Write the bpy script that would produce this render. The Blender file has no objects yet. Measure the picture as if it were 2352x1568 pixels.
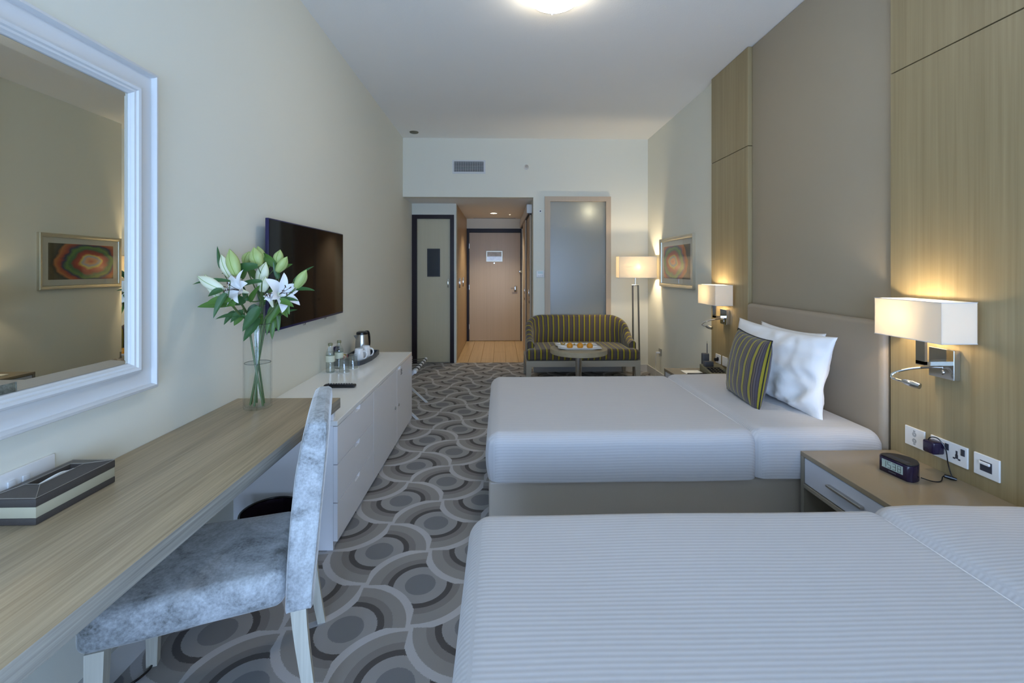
import bpy, bmesh, math, random
from mathutils import Vector, Matrix, noise

scene = bpy.context.scene
COL = scene.collection
R = math.radians

# ------------------------------------------------------------------ camera
cam_data = bpy.data.cameras.new('camera')
cam_data.sensor_width = 36.0
cam_data.lens = 1045.0 * 36.0 / 2352.0
cam_data.shift_y = -(784.0 - 618.0) / 2352.0
cam_data.clip_start = 0.02
cam = bpy.data.objects.new('camera', cam_data)
cam.location = (0.0, 0.0, 1.40)
cam.rotation_euler = (R(90), 0.0, -math.atan(26.0 / 1045.0))
COL.objects.link(cam)
scene.camera = cam

# ------------------------------------------------------------------ colour management
vs = scene.view_settings
vs.view_transform = 'Standard'
vs.look = 'None'
vs.gamma = 1.0
vs.use_curve_mapping = False
vs.exposure = 0.20
scene.cycles.max_bounces = 16
scene.cycles.diffuse_bounces = 10
scene.cycles.glossy_bounces = 6
scene.cycles.transparent_max_bounces = 16

# ------------------------------------------------------------------ sky seen through the two windows behind the camera
SKY = 12.5
world = bpy.data.worlds.new('daylight')
scene.world = world
world.use_nodes = True
bg = world.node_tree.nodes['Background']
bg.inputs['Color'].default_value = (0.47, 0.65, 1.0, 1.0)
bg.inputs['Strength'].default_value = SKY
WIN = [(-1.20, 0.27, 0.10, 2.00), (0.43, 1.90, 0.10, 2.00)]      # x0, x1, z0, z1 of the two windows
WIN_Y = -1.90
for (x0, x1, z0, z1) in WIN:
    ld = bpy.data.lights.new('window_portal', 'AREA')
    ld.shape = 'RECTANGLE'
    ld.size = x1 - x0
    ld.size_y = z1 - z0
    ld.cycles.is_portal = True
    lo = bpy.data.objects.new('window_portal', ld)
    lo.location = ((x0 + x1) / 2, WIN_Y - 0.16, (z0 + z1) / 2)
    lo.rotation_euler = (R(90), 0, 0)
    COL.objects.link(lo)

SCONCE_W = 4.5
FLOORLAMP_W = 24.0
CEIL_EMIT = 25.0
HALL_W = 55.0

# ================================================================== helpers
def lin(r, g, b):
    def f(c):
        c /= 255.0
        return c / 12.92 if c <= 0.04045 else ((c + 0.055) / 1.055) ** 2.4
    return (f(r), f(g), f(b), 1.0)

class NT:
    """tiny wrapper round a material's node tree"""
    def __init__(self, name):
        self.m = bpy.data.materials.new(name)
        self.m.use_nodes = True
        self.t = self.m.node_tree
        self.n = self.t.nodes
        self.b = self.n['Principled BSDF']
        self.out = self.n['Material Output']
    def new(self, typ, **kw):
        nd = self.n.new(typ)
        for k, v in kw.items():
            setattr(nd, k, v)
        return nd
    def put(self, sock, v):
        if isinstance(v, bpy.types.NodeSocket):
            self.t.links.new(v, sock)
        else:
            sock.default_value = v
    def math(self, op, a, b=None, c=None):
        nd = self.new('ShaderNodeMath', operation=op)
        self.put(nd.inputs[0], a)
        if b is not None: self.put(nd.inputs[1], b)
        if c is not None: self.put(nd.inputs[2], c)
        return nd.outputs[0]
    def mix(self, fac, a, b):
        nd = self.new('ShaderNodeMix', data_type='RGBA')
        self.put(nd.inputs['Factor'], fac)
        self.put(nd.inputs[6], a)
        self.put(nd.inputs[7], b)
        return nd.outputs[2]
    def coord(self, which='Object', scale=(1, 1, 1), loc=(0, 0, 0), rot=(0, 0, 0)):
        tc = self.new('ShaderNodeTexCoord')
        mp = self.new('ShaderNodeMapping')
        mp.inputs['Scale'].default_value = scale
        mp.inputs['Location'].default_value = loc
        mp.inputs['Rotation'].default_value = rot
        self.t.links.new(tc.outputs[which], mp.inputs[0])
        return mp.outputs[0]
    def xyz(self, vec):
        s = self.new('ShaderNodeSeparateXYZ')
        self.t.links.new(vec, s.inputs[0])
        return s.outputs[0], s.outputs[1], s.outputs[2]
    def noise(self, vec, scale=5, detail=4, rough=0.5, dist=0.0):
        nd = self.new('ShaderNodeTexNoise')
        self.t.links.new(vec, nd.inputs['Vector'])
        nd.inputs['Scale'].default_value = scale
        nd.inputs['Detail'].default_value = detail
        nd.inputs['Roughness'].default_value = rough
        nd.inputs['Distortion'].default_value = dist
        return nd.outputs['Fac']
    def ramp(self, fac, stops, mode='LINEAR'):
        nd = self.new('ShaderNodeValToRGB')
        cr = nd.color_ramp
        cr.interpolation = mode
        while len(cr.elements) > 1:
            cr.elements.remove(cr.elements[-1])
        cr.elements[0].position = stops[0][0]
        cr.elements[0].color = stops[0][1]
        for p, c in stops[1:]:
            e = cr.elements.new(p)
            e.color = c
        self.put(nd.inputs[0], fac)
        return nd.outputs[0]
    def bump(self, h, strength=0.2, dist=0.01):
        nd = self.new('ShaderNodeBump')
        nd.inputs['Strength'].default_value = strength
        nd.inputs['Distance'].default_value = dist
        self.put(nd.inputs['Height'], h)
        self.t.links.new(nd.outputs[0], self.b.inputs['Normal'])
    def set(self, color=None, rough=None, metal=None, spec=None, **kw):
        if color is not None: self.put(self.b.inputs['Base Color'], color)
        if rough is not None: self.put(self.b.inputs['Roughness'], rough)
        if metal is not None: self.b.inputs['Metallic'].default_value = metal
        if spec is not None: self.b.inputs['Specular IOR Level'].default_value = spec
        for k, v in kw.items():
            self.put(self.b.inputs[k.replace('_', ' ')], v)
        return self

MAT = {}
def plain(name, color, rough=0.5, metal=0.0, spec=0.5, bump=None, vary=0.0):
    """plain surface with a slight procedural variation"""
    m = NT(name)
    v = m.coord('Object')
    n = m.noise(v, 9.0, 3)
    k = 1.0 - vary
    c2 = (color[0] * k, color[1] * k, color[2] * k, 1)
    m.set(m.mix(n, c2, color) if vary else color, rough, metal, spec)
    if bump:
        m.bump(m.noise(v, bump[0], 4), bump[1], bump[2] if len(bump) > 2 else 0.005)
    MAT[name] = m.m
    return m.m

def wood(name, dark, light, axis='z', rough=0.45, fine=90.0, streak=7.0, spec=0.4, contrast=1.0, bump=0.08):
    m = NT(name)
    s = {'x': (0.02, 1, 1), 'y': (1, 0.02, 1), 'z': (1, 1, 0.02)}[axis]
    v = m.coord('Object', scale=s)
    a = m.noise(v, fine, 3, 0.55)
    b = m.noise(v, streak, 4, 0.6, 0.4)
    f = m.math('ADD', m.math('MULTIPLY', a, 0.55), m.math('MULTIPLY', b, 0.45))
    f = m.math('MULTIPLY_ADD', m.math('SUBTRACT', f, 0.5), 2.4 * contrast, 0.5)
    f.node.use_clamp = True
    m.set(m.mix(f, dark, light), rough, 0.0, spec)
    m.bump(a, bump, 0.004)
    MAT[name] = m.m
    return m.m

# ---- geometry -----------------------------------------------------
def B():
    return bmesh.new()

def box(bm, x0, x1, y0, y1, z0, z1, mat=None):
    vv = [bm.verts.new(p) for p in ((x0, y0, z0), (x1, y0, z0), (x1, y1, z0), (x0, y1, z0),
                                    (x0, y0, z1), (x1, y0, z1), (x1, y1, z1), (x0, y1, z1))]
    for q in ((3, 2, 1, 0), (4, 5, 6, 7), (0, 1, 5, 4), (1, 2, 6, 5), (2, 3, 7, 6), (3, 0, 4, 7)):
        bm.faces.new([vv[i] for i in q])
    return bm

def bev(bm, w, seg=2):
    bmesh.ops.bevel(bm, geom=list(bm.edges), offset=w, segments=seg, affect='EDGES', profile=0.5, clamp_overlap=True)
    return bm

def bbox(x0, x1, y0, y1, z0, z1, w=0.003, seg=2):
    bm = B()
    box(bm, x0, x1, y0, y1, z0, z1)
    return bev(bm, w, seg)

def tube(bm, pts, r, seg=10, cap=True):
    """round tube along a polyline; r a number or a list"""
    pts = [Vector(p) for p in pts]
    n = len(pts)
    rs = r if isinstance(r, (list, tuple)) else [r] * n
    tan = []
    for i in range(n):
        a = pts[max(i - 1, 0)]
        b = pts[min(i + 1, n - 1)]
        tan.append((b - a).normalized())
    up = Vector((0, 0, 1)) if abs(tan[0].z) < 0.9 else Vector((1, 0, 0))
    side = tan[0].cross(up).normalized()
    rings = []
    for i in range(n):
        side = (side - tan[i] * side.dot(tan[i])).normalized()
        u = tan[i].cross(side)
        rings.append([bm.verts.new(pts[i] + (side * math.cos(t) + u * math.sin(t)) * rs[i])
                      for t in (2 * math.pi * k / seg for k in range(seg))])
    for i in range(n - 1):
        for k in range(seg):
            k2 = (k + 1) % seg
            bm.faces.new((rings[i][k], rings[i][k2], rings[i + 1][k2], rings[i + 1][k]))
    if cap:
        bm.faces.new(list(reversed(rings[0])))
        bm.faces.new(rings[-1])
    return bm

def spline(ctrl, per=8):
    """Catmull-Rom through the control points"""
    c = [Vector(p) if len(p) == 3 else Vector((p[0], p[1], 0.0)) for p in ctrl]
    c = [c[0] * 2 - c[1]] + c + [c[-1] * 2 - c[-2]]
    out = []
    for i in range(1, len(c) - 2):
        p0, p1, p2, p3 = c[i - 1], c[i], c[i + 1], c[i + 2]
        for k in range(per):
            t = k / per
            out.append(0.5 * ((2 * p1) + (p2 - p0) * t + (2 * p0 - 5 * p1 + 4 * p2 - p3) * t * t + (3 * p1 - p0 - 3 * p2 + p3) * t ** 3))
    out.append(c[-2])
    return out

def lathe(bm, prof, seg=28, cx=0, cy=0, cz=0):
    """prof: (radius, z) from bottom to top"""
    rings = []
    for r, z in prof:
        if r < 1e-6:
            rings.append([bm.verts.new((cx, cy, cz + z))])
        else:
            rings.append([bm.verts.new((cx + r * math.cos(2 * math.pi * k / seg), cy + r * math.sin(2 * math.pi * k / seg), cz + z)) for k in range(seg)])
    for a, b in zip(rings[:-1], rings[1:]):
        for k in range(seg):
            k2 = (k + 1) % seg
            if len(a) == 1 and len(b) == 1:
                continue
            if len(a) == 1:
                bm.faces.new((a[0], b[k2], b[k]))
            elif len(b) == 1:
                bm.faces.new((a[k], a[k2], b[0]))
            else:
                bm.faces.new((a[k], a[k2], b[k2], b[k]))
    return bm

def prism(bm, poly, z0, z1):
    lo = [bm.verts.new((x, y, z0)) for x, y in poly]
    hi = [bm.verts.new((x, y, z1)) for x, y in poly]
    n = len(poly)
    bm.faces.new(list(reversed(lo)))
    bm.faces.new(hi)
    for i in range(n):
        j = (i + 1) % n
        bm.faces.new((lo[i], lo[j], hi[j], hi[i]))
    return bm

def loft(bm, sections, cap=True):
    """sections: lists of points with equal counts"""
    rings = [[bm.verts.new(p) for p in s] for s in sections]
    n = len(rings[0])
    for a, b in zip(rings[:-1], rings[1:]):
        for k in range(n):
            k2 = (k + 1) % n
            bm.faces.new((a[k], a[k2], b[k2], b[k]))
    if cap:
        bm.faces.new(list(reversed(rings[0])))
        bm.faces.new(rings[-1])
    return bm

def rbox(lo, hi, r, step=0.08, rs=4, bottom=True, deform=None):
    """soft box: flat faces with evenly rounded edges, fine enough to deform"""
    def axis(a, b):
        v = []
        for k in range(rs):
            t = k / rs
            v.append(a + r * (1 - math.cos(t * math.pi / 2)) if False else a + r * t)
        n = max(1, int(round((b - a - 2 * r) / step)))
        for k in range(n + 1):
            v.append(a + r + (b - a - 2 * r) * k / n)
        for k in range(1, rs + 1):
            v.append(b - r + r * k / rs)
        return v
    ax = [axis(lo[i], hi[i]) for i in range(3)]
    bm = B()
    arcl = bm.verts.layers.float.new('arc')
    cache = {}
    def vert(p):
        key = tuple(round(c, 5) for c in p)
        if key in cache:
            return cache[key]
        q = Vector(p)
        c = Vector([min(max(p[i], lo[i] + (0.0 if (i == 2 and not bottom) else r)), hi[i] - r) for i in range(3)])
        d = q - c
        # even out the angles, then push to the rounded surface
        e = Vector([math.tan(max(-1, min(1, d[i] / r)) * math.pi / 4) for i in range(3)])
        if e.length > 1e-9:
            q = c + e.normalized() * r
        a_ = q.y + q.z * (1.0 if q.x > lo[0] + r * 0.5 else 0.0)
        if deform:
            q = Vector(deform(q))
        v = bm.verts.new(q)
        v[arcl] = a_
        cache[key] = v
        return v
    for d in range(3):
        u, w = (d + 1) % 3, (d + 2) % 3
        for side in (0, 1):
            if d == 2 and side == 0 and not bottom:
                continue
            for i in range(len(ax[u]) - 1):
                for j in range(len(ax[w]) - 1):
                    q = []
                    for (a, b) in ((i, j), (i + 1, j), (i + 1, j + 1), (i, j + 1)):
                        p = [0, 0, 0]
                        p[d] = hi[d] if side else lo[d]
                        p[u] = ax[u][a]
                        p[w] = ax[w][b]
                        q.append(vert(p))
                    if not side:
                        q.reverse()
                    bm.faces.new(q)
    return bm

# ---- objects --------------------------------------------------------
ROOT = {}
def mesh_from(bm, name, smooth):
    bmesh.ops.recalc_face_normals(bm, faces=bm.faces)
    me = bpy.data.meshes.new(name)
    bm.to_mesh(me)
    bm.free()
    if smooth:
        for p in me.polygons:
            p.use_smooth = True
    return me

def autosmooth(o, deg=40):
    me = o.data
    for p in me.polygons:
        p.use_smooth = True
    if hasattr(me, 'set_sharp_from_angle'):
        me.set_sharp_from_angle(angle=R(deg))

def obj(name, bm, mat, parent=None, smooth=None, label=None):
    """link ONE mesh object. If its thing was opened in world coordinates, vertices are moved to the thing's frame."""
    root = parent
    while root is not None and root.parent is not None:
        root = root.parent
    if root is not None and root.name in ROOT:
        bmesh.ops.translate(bm, verts=bm.verts, vec=-Vector(ROOT[root.name]))
    me = mesh_from(bm, name, False)
    if mat is not None:
        me.materials.append(MAT[mat] if isinstance(mat, str) else mat)
    o = bpy.data.objects.new(name, me)
    COL.objects.link(o)
    if parent is not None:
        o.parent = parent
    if smooth == 'all':
        for p in me.polygons: p.use_smooth = True
    elif smooth is not False:
        autosmooth(o, smooth if smooth else 35)
    if label:
        o['label'] = label
    return o

def tag(o, label, cat, group=None):
    o['label'] = label
    o['category'] = cat
    if group: o['group'] = group
    return o

def thing(name, label, cat, loc=(0, 0, 0), rotz=0.0, group=None, world=True):
    o = bpy.data.objects.new(name, None)
    o.empty_display_size = 0.05
    COL.objects.link(o)
    o.location = loc
    o.rotation_euler = (0, 0, rotz)
    tag(o, label, cat, group)
    if world and not rotz:
        ROOT[o.name] = tuple(loc)
    return o

def solo(name, bm, mat, label, cat, group=None, base=None, smooth=None):
    """a thing that is one mesh; origin at its base"""
    if base is not None:
        bmesh.ops.translate(bm, verts=bm.verts, vec=-Vector(base))
    o = obj(name, bm, mat, None, smooth)
    if base is not None:
        o.location = base
    return tag(o, label, cat, group)

def struct(name, bm, mat, parent=None, smooth=None, label=None):
    o = obj(name, bm, mat, parent, smooth, label)
    if parent is None:
        o['kind'] = 'structure'
    return o

def copy_tree(o, parent=None):
    c = o.copy()
    COL.objects.link(c)
    c.parent = parent
    for ch in list(o.children):
        copy_tree(ch, c)
    return c

def lamp_light(parent, kind, loc, watts, color, radius=0.03, name='bulb_light', **kw):
    ld = bpy.data.lights.new(name, kind)
    ld.energy = watts
    ld.color = color
    if kind in ('POINT', 'SPOT'):
        ld.shadow_soft_size = radius
    for k, v in kw.items():
        setattr(ld, k, v)
    o = bpy.data.objects.new(name, ld)
    COL.objects.link(o)
    if parent is not None:
        o.parent = parent
        if parent.name in ROOT:
            loc = Vector(loc) - Vector(ROOT[parent.name])
    o.location = loc
    return o

# ================================================================== materials
WARM = (1.0, 0.81, 0.54)
m = NT('wall_paint'); v = m.coord('Object')
m.set(lin(225, 224, 212), 0.85, 0, 0.25); m.bump(m.noise(v, 260, 2), 0.05, 0.002); MAT['wall_paint'] = m.m
m = NT('ceiling_paint'); v = m.coord('Object')
m.set(lin(238, 237, 234), 0.9, 0, 0.2); m.bump(m.noise(v, 110, 3, 0.6), 0.25, 0.004); MAT['ceiling_paint'] = m.m
plain('skirting', lin(205, 205, 205), 0.45)
plain('white_lacquer', lin(238, 238, 242), 0.22, spec=0.5)
plain('white_gloss_top', lin(240, 240, 238), 0.12, spec=0.5)
plain('white_frame', lin(210, 212, 214), 0.45)
plain('white_plastic', lin(232, 232, 232), 0.3)
plain('porcelain', lin(238, 238, 238), 0.12)
wood('panel_wood', lin(134, 117, 84), lin(170, 154, 118), 'z', 0.42, 60, 5, contrast=0.8)
wood('desk_wood', lin(132, 116, 92), lin(194, 176, 146), 'y', 0.36, 170, 12, contrast=0.95, bump=0.12)
wood('desk_edge_wood', lin(120, 118, 112), lin(186, 182, 172), 'y', 0.5, 120, 9, contrast=1.1, bump=0.15)
wood('door_wood', lin(178, 160, 136), lin(198, 180, 156), 'z', 0.32, 40, 3, contrast=0.5, bump=0.03)
wood('alcove_door_wood', lin(186, 178, 150), lin(198, 190, 164), 'z', 0.45, 50, 3, contrast=0.5, bump=0.03)
wood('hall_wood', lin(168, 140, 100), lin(190, 162, 122), 'z', 0.4, 50, 3, contrast=0.6, bump=0.04)
wood('oak_plank', lin(184, 154, 110), lin(216, 188, 144), 'y', 0.28, 40, 3, contrast=0.9, bump=0.05)
wood('frame_wood', lin(176, 160, 140), lin(196, 180, 160), 'z', 0.45, 60, 4, contrast=0.5)
wood('limed_wood', lin(168, 164, 152), lin(214, 212, 200), 'z', 0.5, 70, 8, contrast=1.0, bump=0.12)
wood('table_wood', lin(150, 138, 112), lin(180, 168, 142), 'x', 0.45, 50, 4, contrast=0.6)
wood('sofa_frame_wood', lin(164, 160, 148), lin(184, 180, 170), 'x', 0.5, 60, 4, contrast=0.5)
plain('night_top', lin(146, 132, 110), 0.22, spec=0.5, vary=0.06)
plain('night_edge', lin(140, 134, 122), 0.4)
plain('night_drawer', lin(196, 200, 212), 0.35)
plain('dark_frame', lin(32, 19, 26), 0.4, spec=0.3)
plain('black_frame', lin(20, 20, 30), 0.4)
plain('leatherette', lin(160, 147, 130), 0.42, bump=(420, 0.12, 0.002), vary=0.03)
plain('wall_leather', lin(160, 149, 130), 0.5, bump=(420, 0.1, 0.002), vary=0.03)
plain('bed_base_leather', lin(186, 176, 164), 0.34, bump=(420, 0.1, 0.002))
plain('chrome', lin(205, 205, 205), 0.08, 1.0)
plain('brushed_steel', lin(188, 186, 182), 0.28, 1.0)
plain('lamp_metal', lin(150, 146, 138), 0.25, 1.0)
plain('silver_frame', lin(196, 192, 176), 0.35, 0.7)
plain('mat_board', lin(206, 204, 192), 0.7)
plain('black_plastic', lin(16, 15, 20), 0.25)
plain('satin_black', lin(30, 29, 33), 0.5)
plain('purple_black', lin(34, 24, 52), 0.22)
plain('tray_grey', lin(64, 70, 78), 0.45)
plain('grey_plastic', lin(78, 80, 86), 0.45)
plain('olive_plastic', lin(104, 102, 84), 0.5)
plain('strap_black', lin(14, 14, 15), 0.8)
plain('sign_glass_dark', lin(46, 52, 60), 0.12)
plain('rubber_dark', lin(60, 60, 58), 0.7)
plain('bottle_cap', lin(132, 130, 96), 0.5)
plain('paper', lin(236, 236, 230), 0.8)
plain('ink', lin(40, 40, 44), 0.7)
plain('socket_grey', lin(58, 60, 70), 0.4)
plain('lcd', lin(170, 190, 186), 0.3)
plain('fruit_orange', lin(222, 150, 38), 0.35, vary=0.15)
plain('dry_husk', lin(190, 160, 96), 0.7, vary=0.2)
plain('soil_tissue', lin(236, 238, 240), 0.9)
plain('rim_dark', lin(26, 22, 28), 0.2)

# mirror silver
m = NT('mirror_silver'); m.set(lin(214, 212, 198), 0.0, 1.0); MAT['mirror_silver'] = m.m
# tv screen
m = NT('tv_screen'); m.set(lin(8, 8, 10), 0.05, 0, 0.25); MAT['tv_screen'] = m.m
plain('tv_bezel', lin(30, 28, 72), 0.3)

def thin_glass(name, tint, gloss=0.08, rough=0.0, edge=1.0):
    m = NT(name)
    tr = m.new('ShaderNodeBsdfTransparent')
    gl = m.new('ShaderNodeBsdfGlossy'); gl.inputs['Roughness'].default_value = rough
    fr = m.new('ShaderNodeLayerWeight'); fr.inputs[0].default_value = 0.35
    m.put(tr.inputs[0], m.mix(m.math('POWER', fr.outputs['Facing'], 5.0), tint, (tint[0] * edge, tint[1] * edge, tint[2] * edge, 1)))
    mx = m.new('ShaderNodeMixShader')
    f = m.math('MULTIPLY_ADD', m.math('POWER', fr.outputs['Facing'], 3.0), 0.45, 0.03 + gloss * 0.3)
    f.node.use_clamp = True
    m.put(mx.inputs[0], f)
    m.t.links.new(tr.outputs[0], mx.inputs[1]); m.t.links.new(gl.outputs[0], mx.inputs[2])
    m.t.links.new(mx.outputs[0], m.out.inputs[0])
    MAT[name] = m.m
thin_glass('window_glass', (0.96, 0.98, 0.98, 1), 0.1)
thin_glass('clear_glass', (0.985, 0.995, 0.995, 1), 0.05, 0.0, 0.55)
thin_glass('meniscus', (0.55, 0.60, 0.60, 1), 0.3)
thin_glass('water', (0.96, 0.985, 0.985, 1), 0.0, 0.0, 0.6)
thin_glass('bottle_pet', (0.92, 0.95, 0.95, 1), 0.3, 0.08, 0.45)
thin_glass('tumbler_glass', (0.95, 0.97, 0.97, 1), 0.25, 0.02, 0.35)
thin_glass('picture_glass', (1, 1, 1, 1), 0.05)

# frosted pane between bathroom and bedroom
m = NT('frosted_glass')
df = m.new('ShaderNodeBsdfDiffuse'); df.inputs[0].default_value = lin(150, 152, 146)
tl = m.new('ShaderNodeBsdfTranslucent'); tl.inputs[0].default_value = lin(226, 226, 214)
gl = m.new('ShaderNodeBsdfGlossy'); gl.inputs['Roughness'].default_value = 0.32
x1_ = m.new('ShaderNodeMixShader'); x1_.inputs[0].default_value = 0.35
x2_ = m.new('ShaderNodeMixShader'); x2_.inputs[0].default_value = 0.10
m.t.links.new(df.outputs[0], x1_.inputs[1]); m.t.links.new(tl.outputs[0], x1_.inputs[2])
m.t.links.new(x1_.outputs[0], x2_.inputs[1]); m.t.links.new(gl.outputs[0], x2_.inputs[2])
m.t.links.new(x2_.outputs[0], m.out.inputs[0]); MAT['frosted_glass'] = m.m

# lamp shade fabric: light passes through it
m = NT('shade_fabric')
v = m.coord('Object')
df = m.new('ShaderNodeBsdfDiffuse'); df.inputs[0].default_value = lin(236, 230, 218)
tl = m.new('ShaderNodeBsdfTranslucent'); tl.inputs[0].default_value = lin(252, 246, 232)
mx = m.new('ShaderNodeMixShader'); mx.inputs[0].default_value = 0.33
m.t.links.new(df.outputs[0], mx.inputs[1]); m.t.links.new(tl.outputs[0], mx.inputs[2])
m.t.links.new(mx.outputs[0], m.out.inputs[0]); MAT['shade_fabric'] = m.m

def emitter(name, color, strength):
    m = NT(name)
    m.set(color, 0.4)
    m.b.inputs['Emission Color'].default_value = color
    m.b.inputs['Emission Strength'].default_value = strength
    MAT[name] = m.m
emitter('ceiling_glow', (1.0, 0.89, 0.71, 1), CEIL_EMIT)
emitter('bulb_glow', (1.0, 0.80, 0.50, 1), 6.0)
emitter('downlight_glow', (1.0, 0.85, 0.6, 1), 12.0)

# ---- carpet: concentric rings in cells bounded by S-shaped lines ------
m = NT('carpet')
v = m.coord('Object')
wob = m.noise(v, 260, 2)
x, y, z = m.xyz(v)
PIT, RR = 0.49, 0.245
def wrap(c, off):
    c = m.math('SUBTRACT', c, off)
    c = m.math('DIVIDE', c, PIT)
    c = m.math('SUBTRACT', c, m.math('FLOOR', m.math('ADD', c, 0.5)))
    return m.math('MULTIPLY', c, PIT)
jit = m.math('MULTIPLY', m.math('SUBTRACT', wob, 0.5), 0.010)
qx = wrap(m.math('ADD', x, jit), -0.357)
qy = wrap(m.math('ADD', y, jit), 2.032)
def hyp(a, b):
    return m.math('SQRT', m.math('ADD', m.math('MULTIPLY', a, a), m.math('MULTIPLY', b, b)))
dA = hyp(qx, qy)
dB = hyp(m.math('SUBTRACT', RR, m.math('ABSOLUTE', qx)), m.math('SUBTRACT', RR, m.math('ABSOLUTE', qy)))
neg = m.math('LESS_THAN', m.math('MULTIPLY', qx, qy), 0.0)          # 1: arcs round A, 0: arcs round B
def sel(f, a, b):                                                   # f ? a : b
    return m.math('ADD', m.math('MULTIPLY', f, a), m.math('MULTIPLY', m.math('SUBTRACT', 1.0, f), b))
own = sel(neg, dA, dB)
oth = sel(neg, dB, dA)
inside = m.math('LESS_THAN', own, RR)
d = sel(inside, own, oth)
line = m.math('LESS_THAN', m.math('ABSOLUTE', m.math('SUBTRACT', own, RR)), 0.0165)
cin, clight, cdark, cmid, cpale, cline = lin(136, 137, 140), lin(174, 172, 171), lin(88, 83, 81), lin(146, 141, 138), lin(168, 164, 160), lin(212, 211, 213)
K = 0.4
col = m.ramp(m.math('DIVIDE', d, K), [(0, cin), (0.067 / K, clight), (0.116 / K, cdark), (0.143 / K, cmid), (0.176 / K, cpale)], 'CONSTANT')
col = m.mix(line, col, cline)
tone = m.noise(v, 3.0, 3)
col = m.mix(m.math('MULTIPLY', tone, 0.22), col, lin(96, 92, 90))
pile = m.noise(v, 900, 2, 0.7)
m.set(m.mix(m.math('MULTIPLY', pile, 0.25), col, lin(70, 68, 68)), 0.95, 0, 0.1)
m.b.inputs['Sheen Weight'].default_value = 0.15
m.bump(pile, 0.5, 0.006)
MAT['carpet'] = m.m

# ---- striped bed linen --------------------------------------------------
def linen(name, base, amp, pitch, strength):
    m = NT(name)
    v = m.coord('Object')
    at = m.new('ShaderNodeAttribute', attribute_name='arc')
    c = m.math('ADD', at.outputs['Fac'], m.math('MULTIPLY', m.noise(v, 1.5, 2), 0.02))
    s = m.math('SINE', m.math('MULTIPLY', c, 2 * math.pi / pitch))
    s = m.math('MULTIPLY_ADD', s, 0.5, 0.5)
    dark = (base[0] * (1 - amp), base[1] * (1 - amp), base[2] * (1 - amp), 1)
    m.set(m.mix(s, dark, base), m.math('MULTIPLY_ADD', s, -0.2, 0.75), 0, 0.3)
    m.bump(m.math('ADD', m.math('MULTIPLY', s, 0.6), m.math('MULTIPLY', m.noise(v, 5, 3), 3.0)), strength, 0.002)
    m.b.inputs['Sheen Weight'].default_value = 0.2
    MAT[name] = m.m
linen('bed_linen', lin(197, 196, 199), 0.09, 0.0145, 0.25)
plain('pillow_cotton', lin(240, 240, 242), 0.8, bump=(12, 0.25, 0.01))

# ---- upholstery stripes -------------------------------------------------
def stripes(name, coordmode, pitch, off=0.0):
    m = NT(name)
    if coordmode == 'UV':
        tc = m.new('ShaderNodeTexCoord'); u, _, _ = m.xyz(tc.outputs['UV']); v = tc.outputs['Object']
    else:
        v = m.coord('Object'); u, _, _ = m.xyz(v)
    f = m.math('FRACT', m.math('DIVIDE', m.math('ADD', u, off), pitch))
    dk, gr, br, ye, pl = lin(64, 54, 56), lin(100, 92, 90), lin(112, 96, 82), lin(158, 146, 40), lin(82, 74, 82)
    c = m.ramp(f, [(0, dk), (0.08, br), (0.22, dk), (0.30, gr), (0.44, dk), (0.50, pl), (0.62, dk), (0.66, ye), (0.95, dk)], 'CONSTANT')
    w = m.noise(v, 420, 2)
    m.set(m.mix(m.math('MULTIPLY', w, 0.35), c, lin(48, 44, 48)), 0.85, 0, 0.2)
    m.bump(w, 0.3, 0.003)
    m.b.inputs['Sheen Weight'].default_value = 0.3
    MAT[name] = m.m
stripes('sofa_stripe', 'UV', 0.0715)
stripes('cushion_stripe', 'UV', 0.062, 0.02)

# ---- crushed velvet -----------------------------------------------------
m = NT('crushed_velvet')
v = m.coord('Object')
n1 = m.noise(v, 8, 7, 0.7, 0.6)
n2 = m.noise(v, 120, 3, 0.6)
f = m.math('ADD', m.math('MULTIPLY', n1, 0.75), m.math('MULTIPLY', n2, 0.25))
c = m.ramp(f, [(0.36, lin(92, 94, 92)), (0.44, lin(136, 140, 142)), (0.52, lin(164, 168, 172)), (0.64, lin(196, 202, 206))])
m.set(c, 0.6, 0, 0.4)
m.b.inputs['Sheen Weight'].default_value = 0.7
m.b.inputs['Sheen Roughness'].default_value = 0.4
m.bump(f, 0.25, 0.006)
MAT['crushed_velvet'] = m.m

# ---- abstract print: coloured arcs ---------------------------------------
m = NT('abstract_print')
tc = m.new('ShaderNodeTexCoord')
mp = m.new('ShaderNodeMapping'); m.t.links.new(tc.outputs['UV'], mp.inputs[0])
mp.inputs['Location'].default_value = (-0.62, -0.5, 0)
wx, wy, _ = m.xyz(mp.outputs[0])
dd = m.math('SQRT', m.math('ADD', m.math('MULTIPLY', m.math('MULTIPLY', wx, wx), 1.9), m.math('MULTIPLY', m.math('MULTIPLY', wy, wy), 1.3)))
dd = m.math('ADD', dd, m.math('MULTIPLY', m.math('SUBTRACT', m.noise(mp.outputs[0], 3.2, 3), 0.5), 0.30))
c = m.ramp(dd, [(0, lin(196, 96, 66)), (0.10, lin(214, 150, 96)), (0.17, lin(150, 160, 176)), (0.22, lin(206, 188, 88)), (0.27, lin(176, 62, 34)),
                (0.36, lin(140, 44, 34)), (0.42, lin(60, 108, 70)), (0.50, lin(96, 140, 60)), (0.56, lin(44, 50, 86)), (0.61, lin(166, 70, 40)),
                (0.70, lin(190, 120, 60)), (0.76, lin(60, 60, 50)), (0.85, lin(92, 84, 60))])
m.set(c, 0.5); MAT['abstract_print'] = m.m

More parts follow.
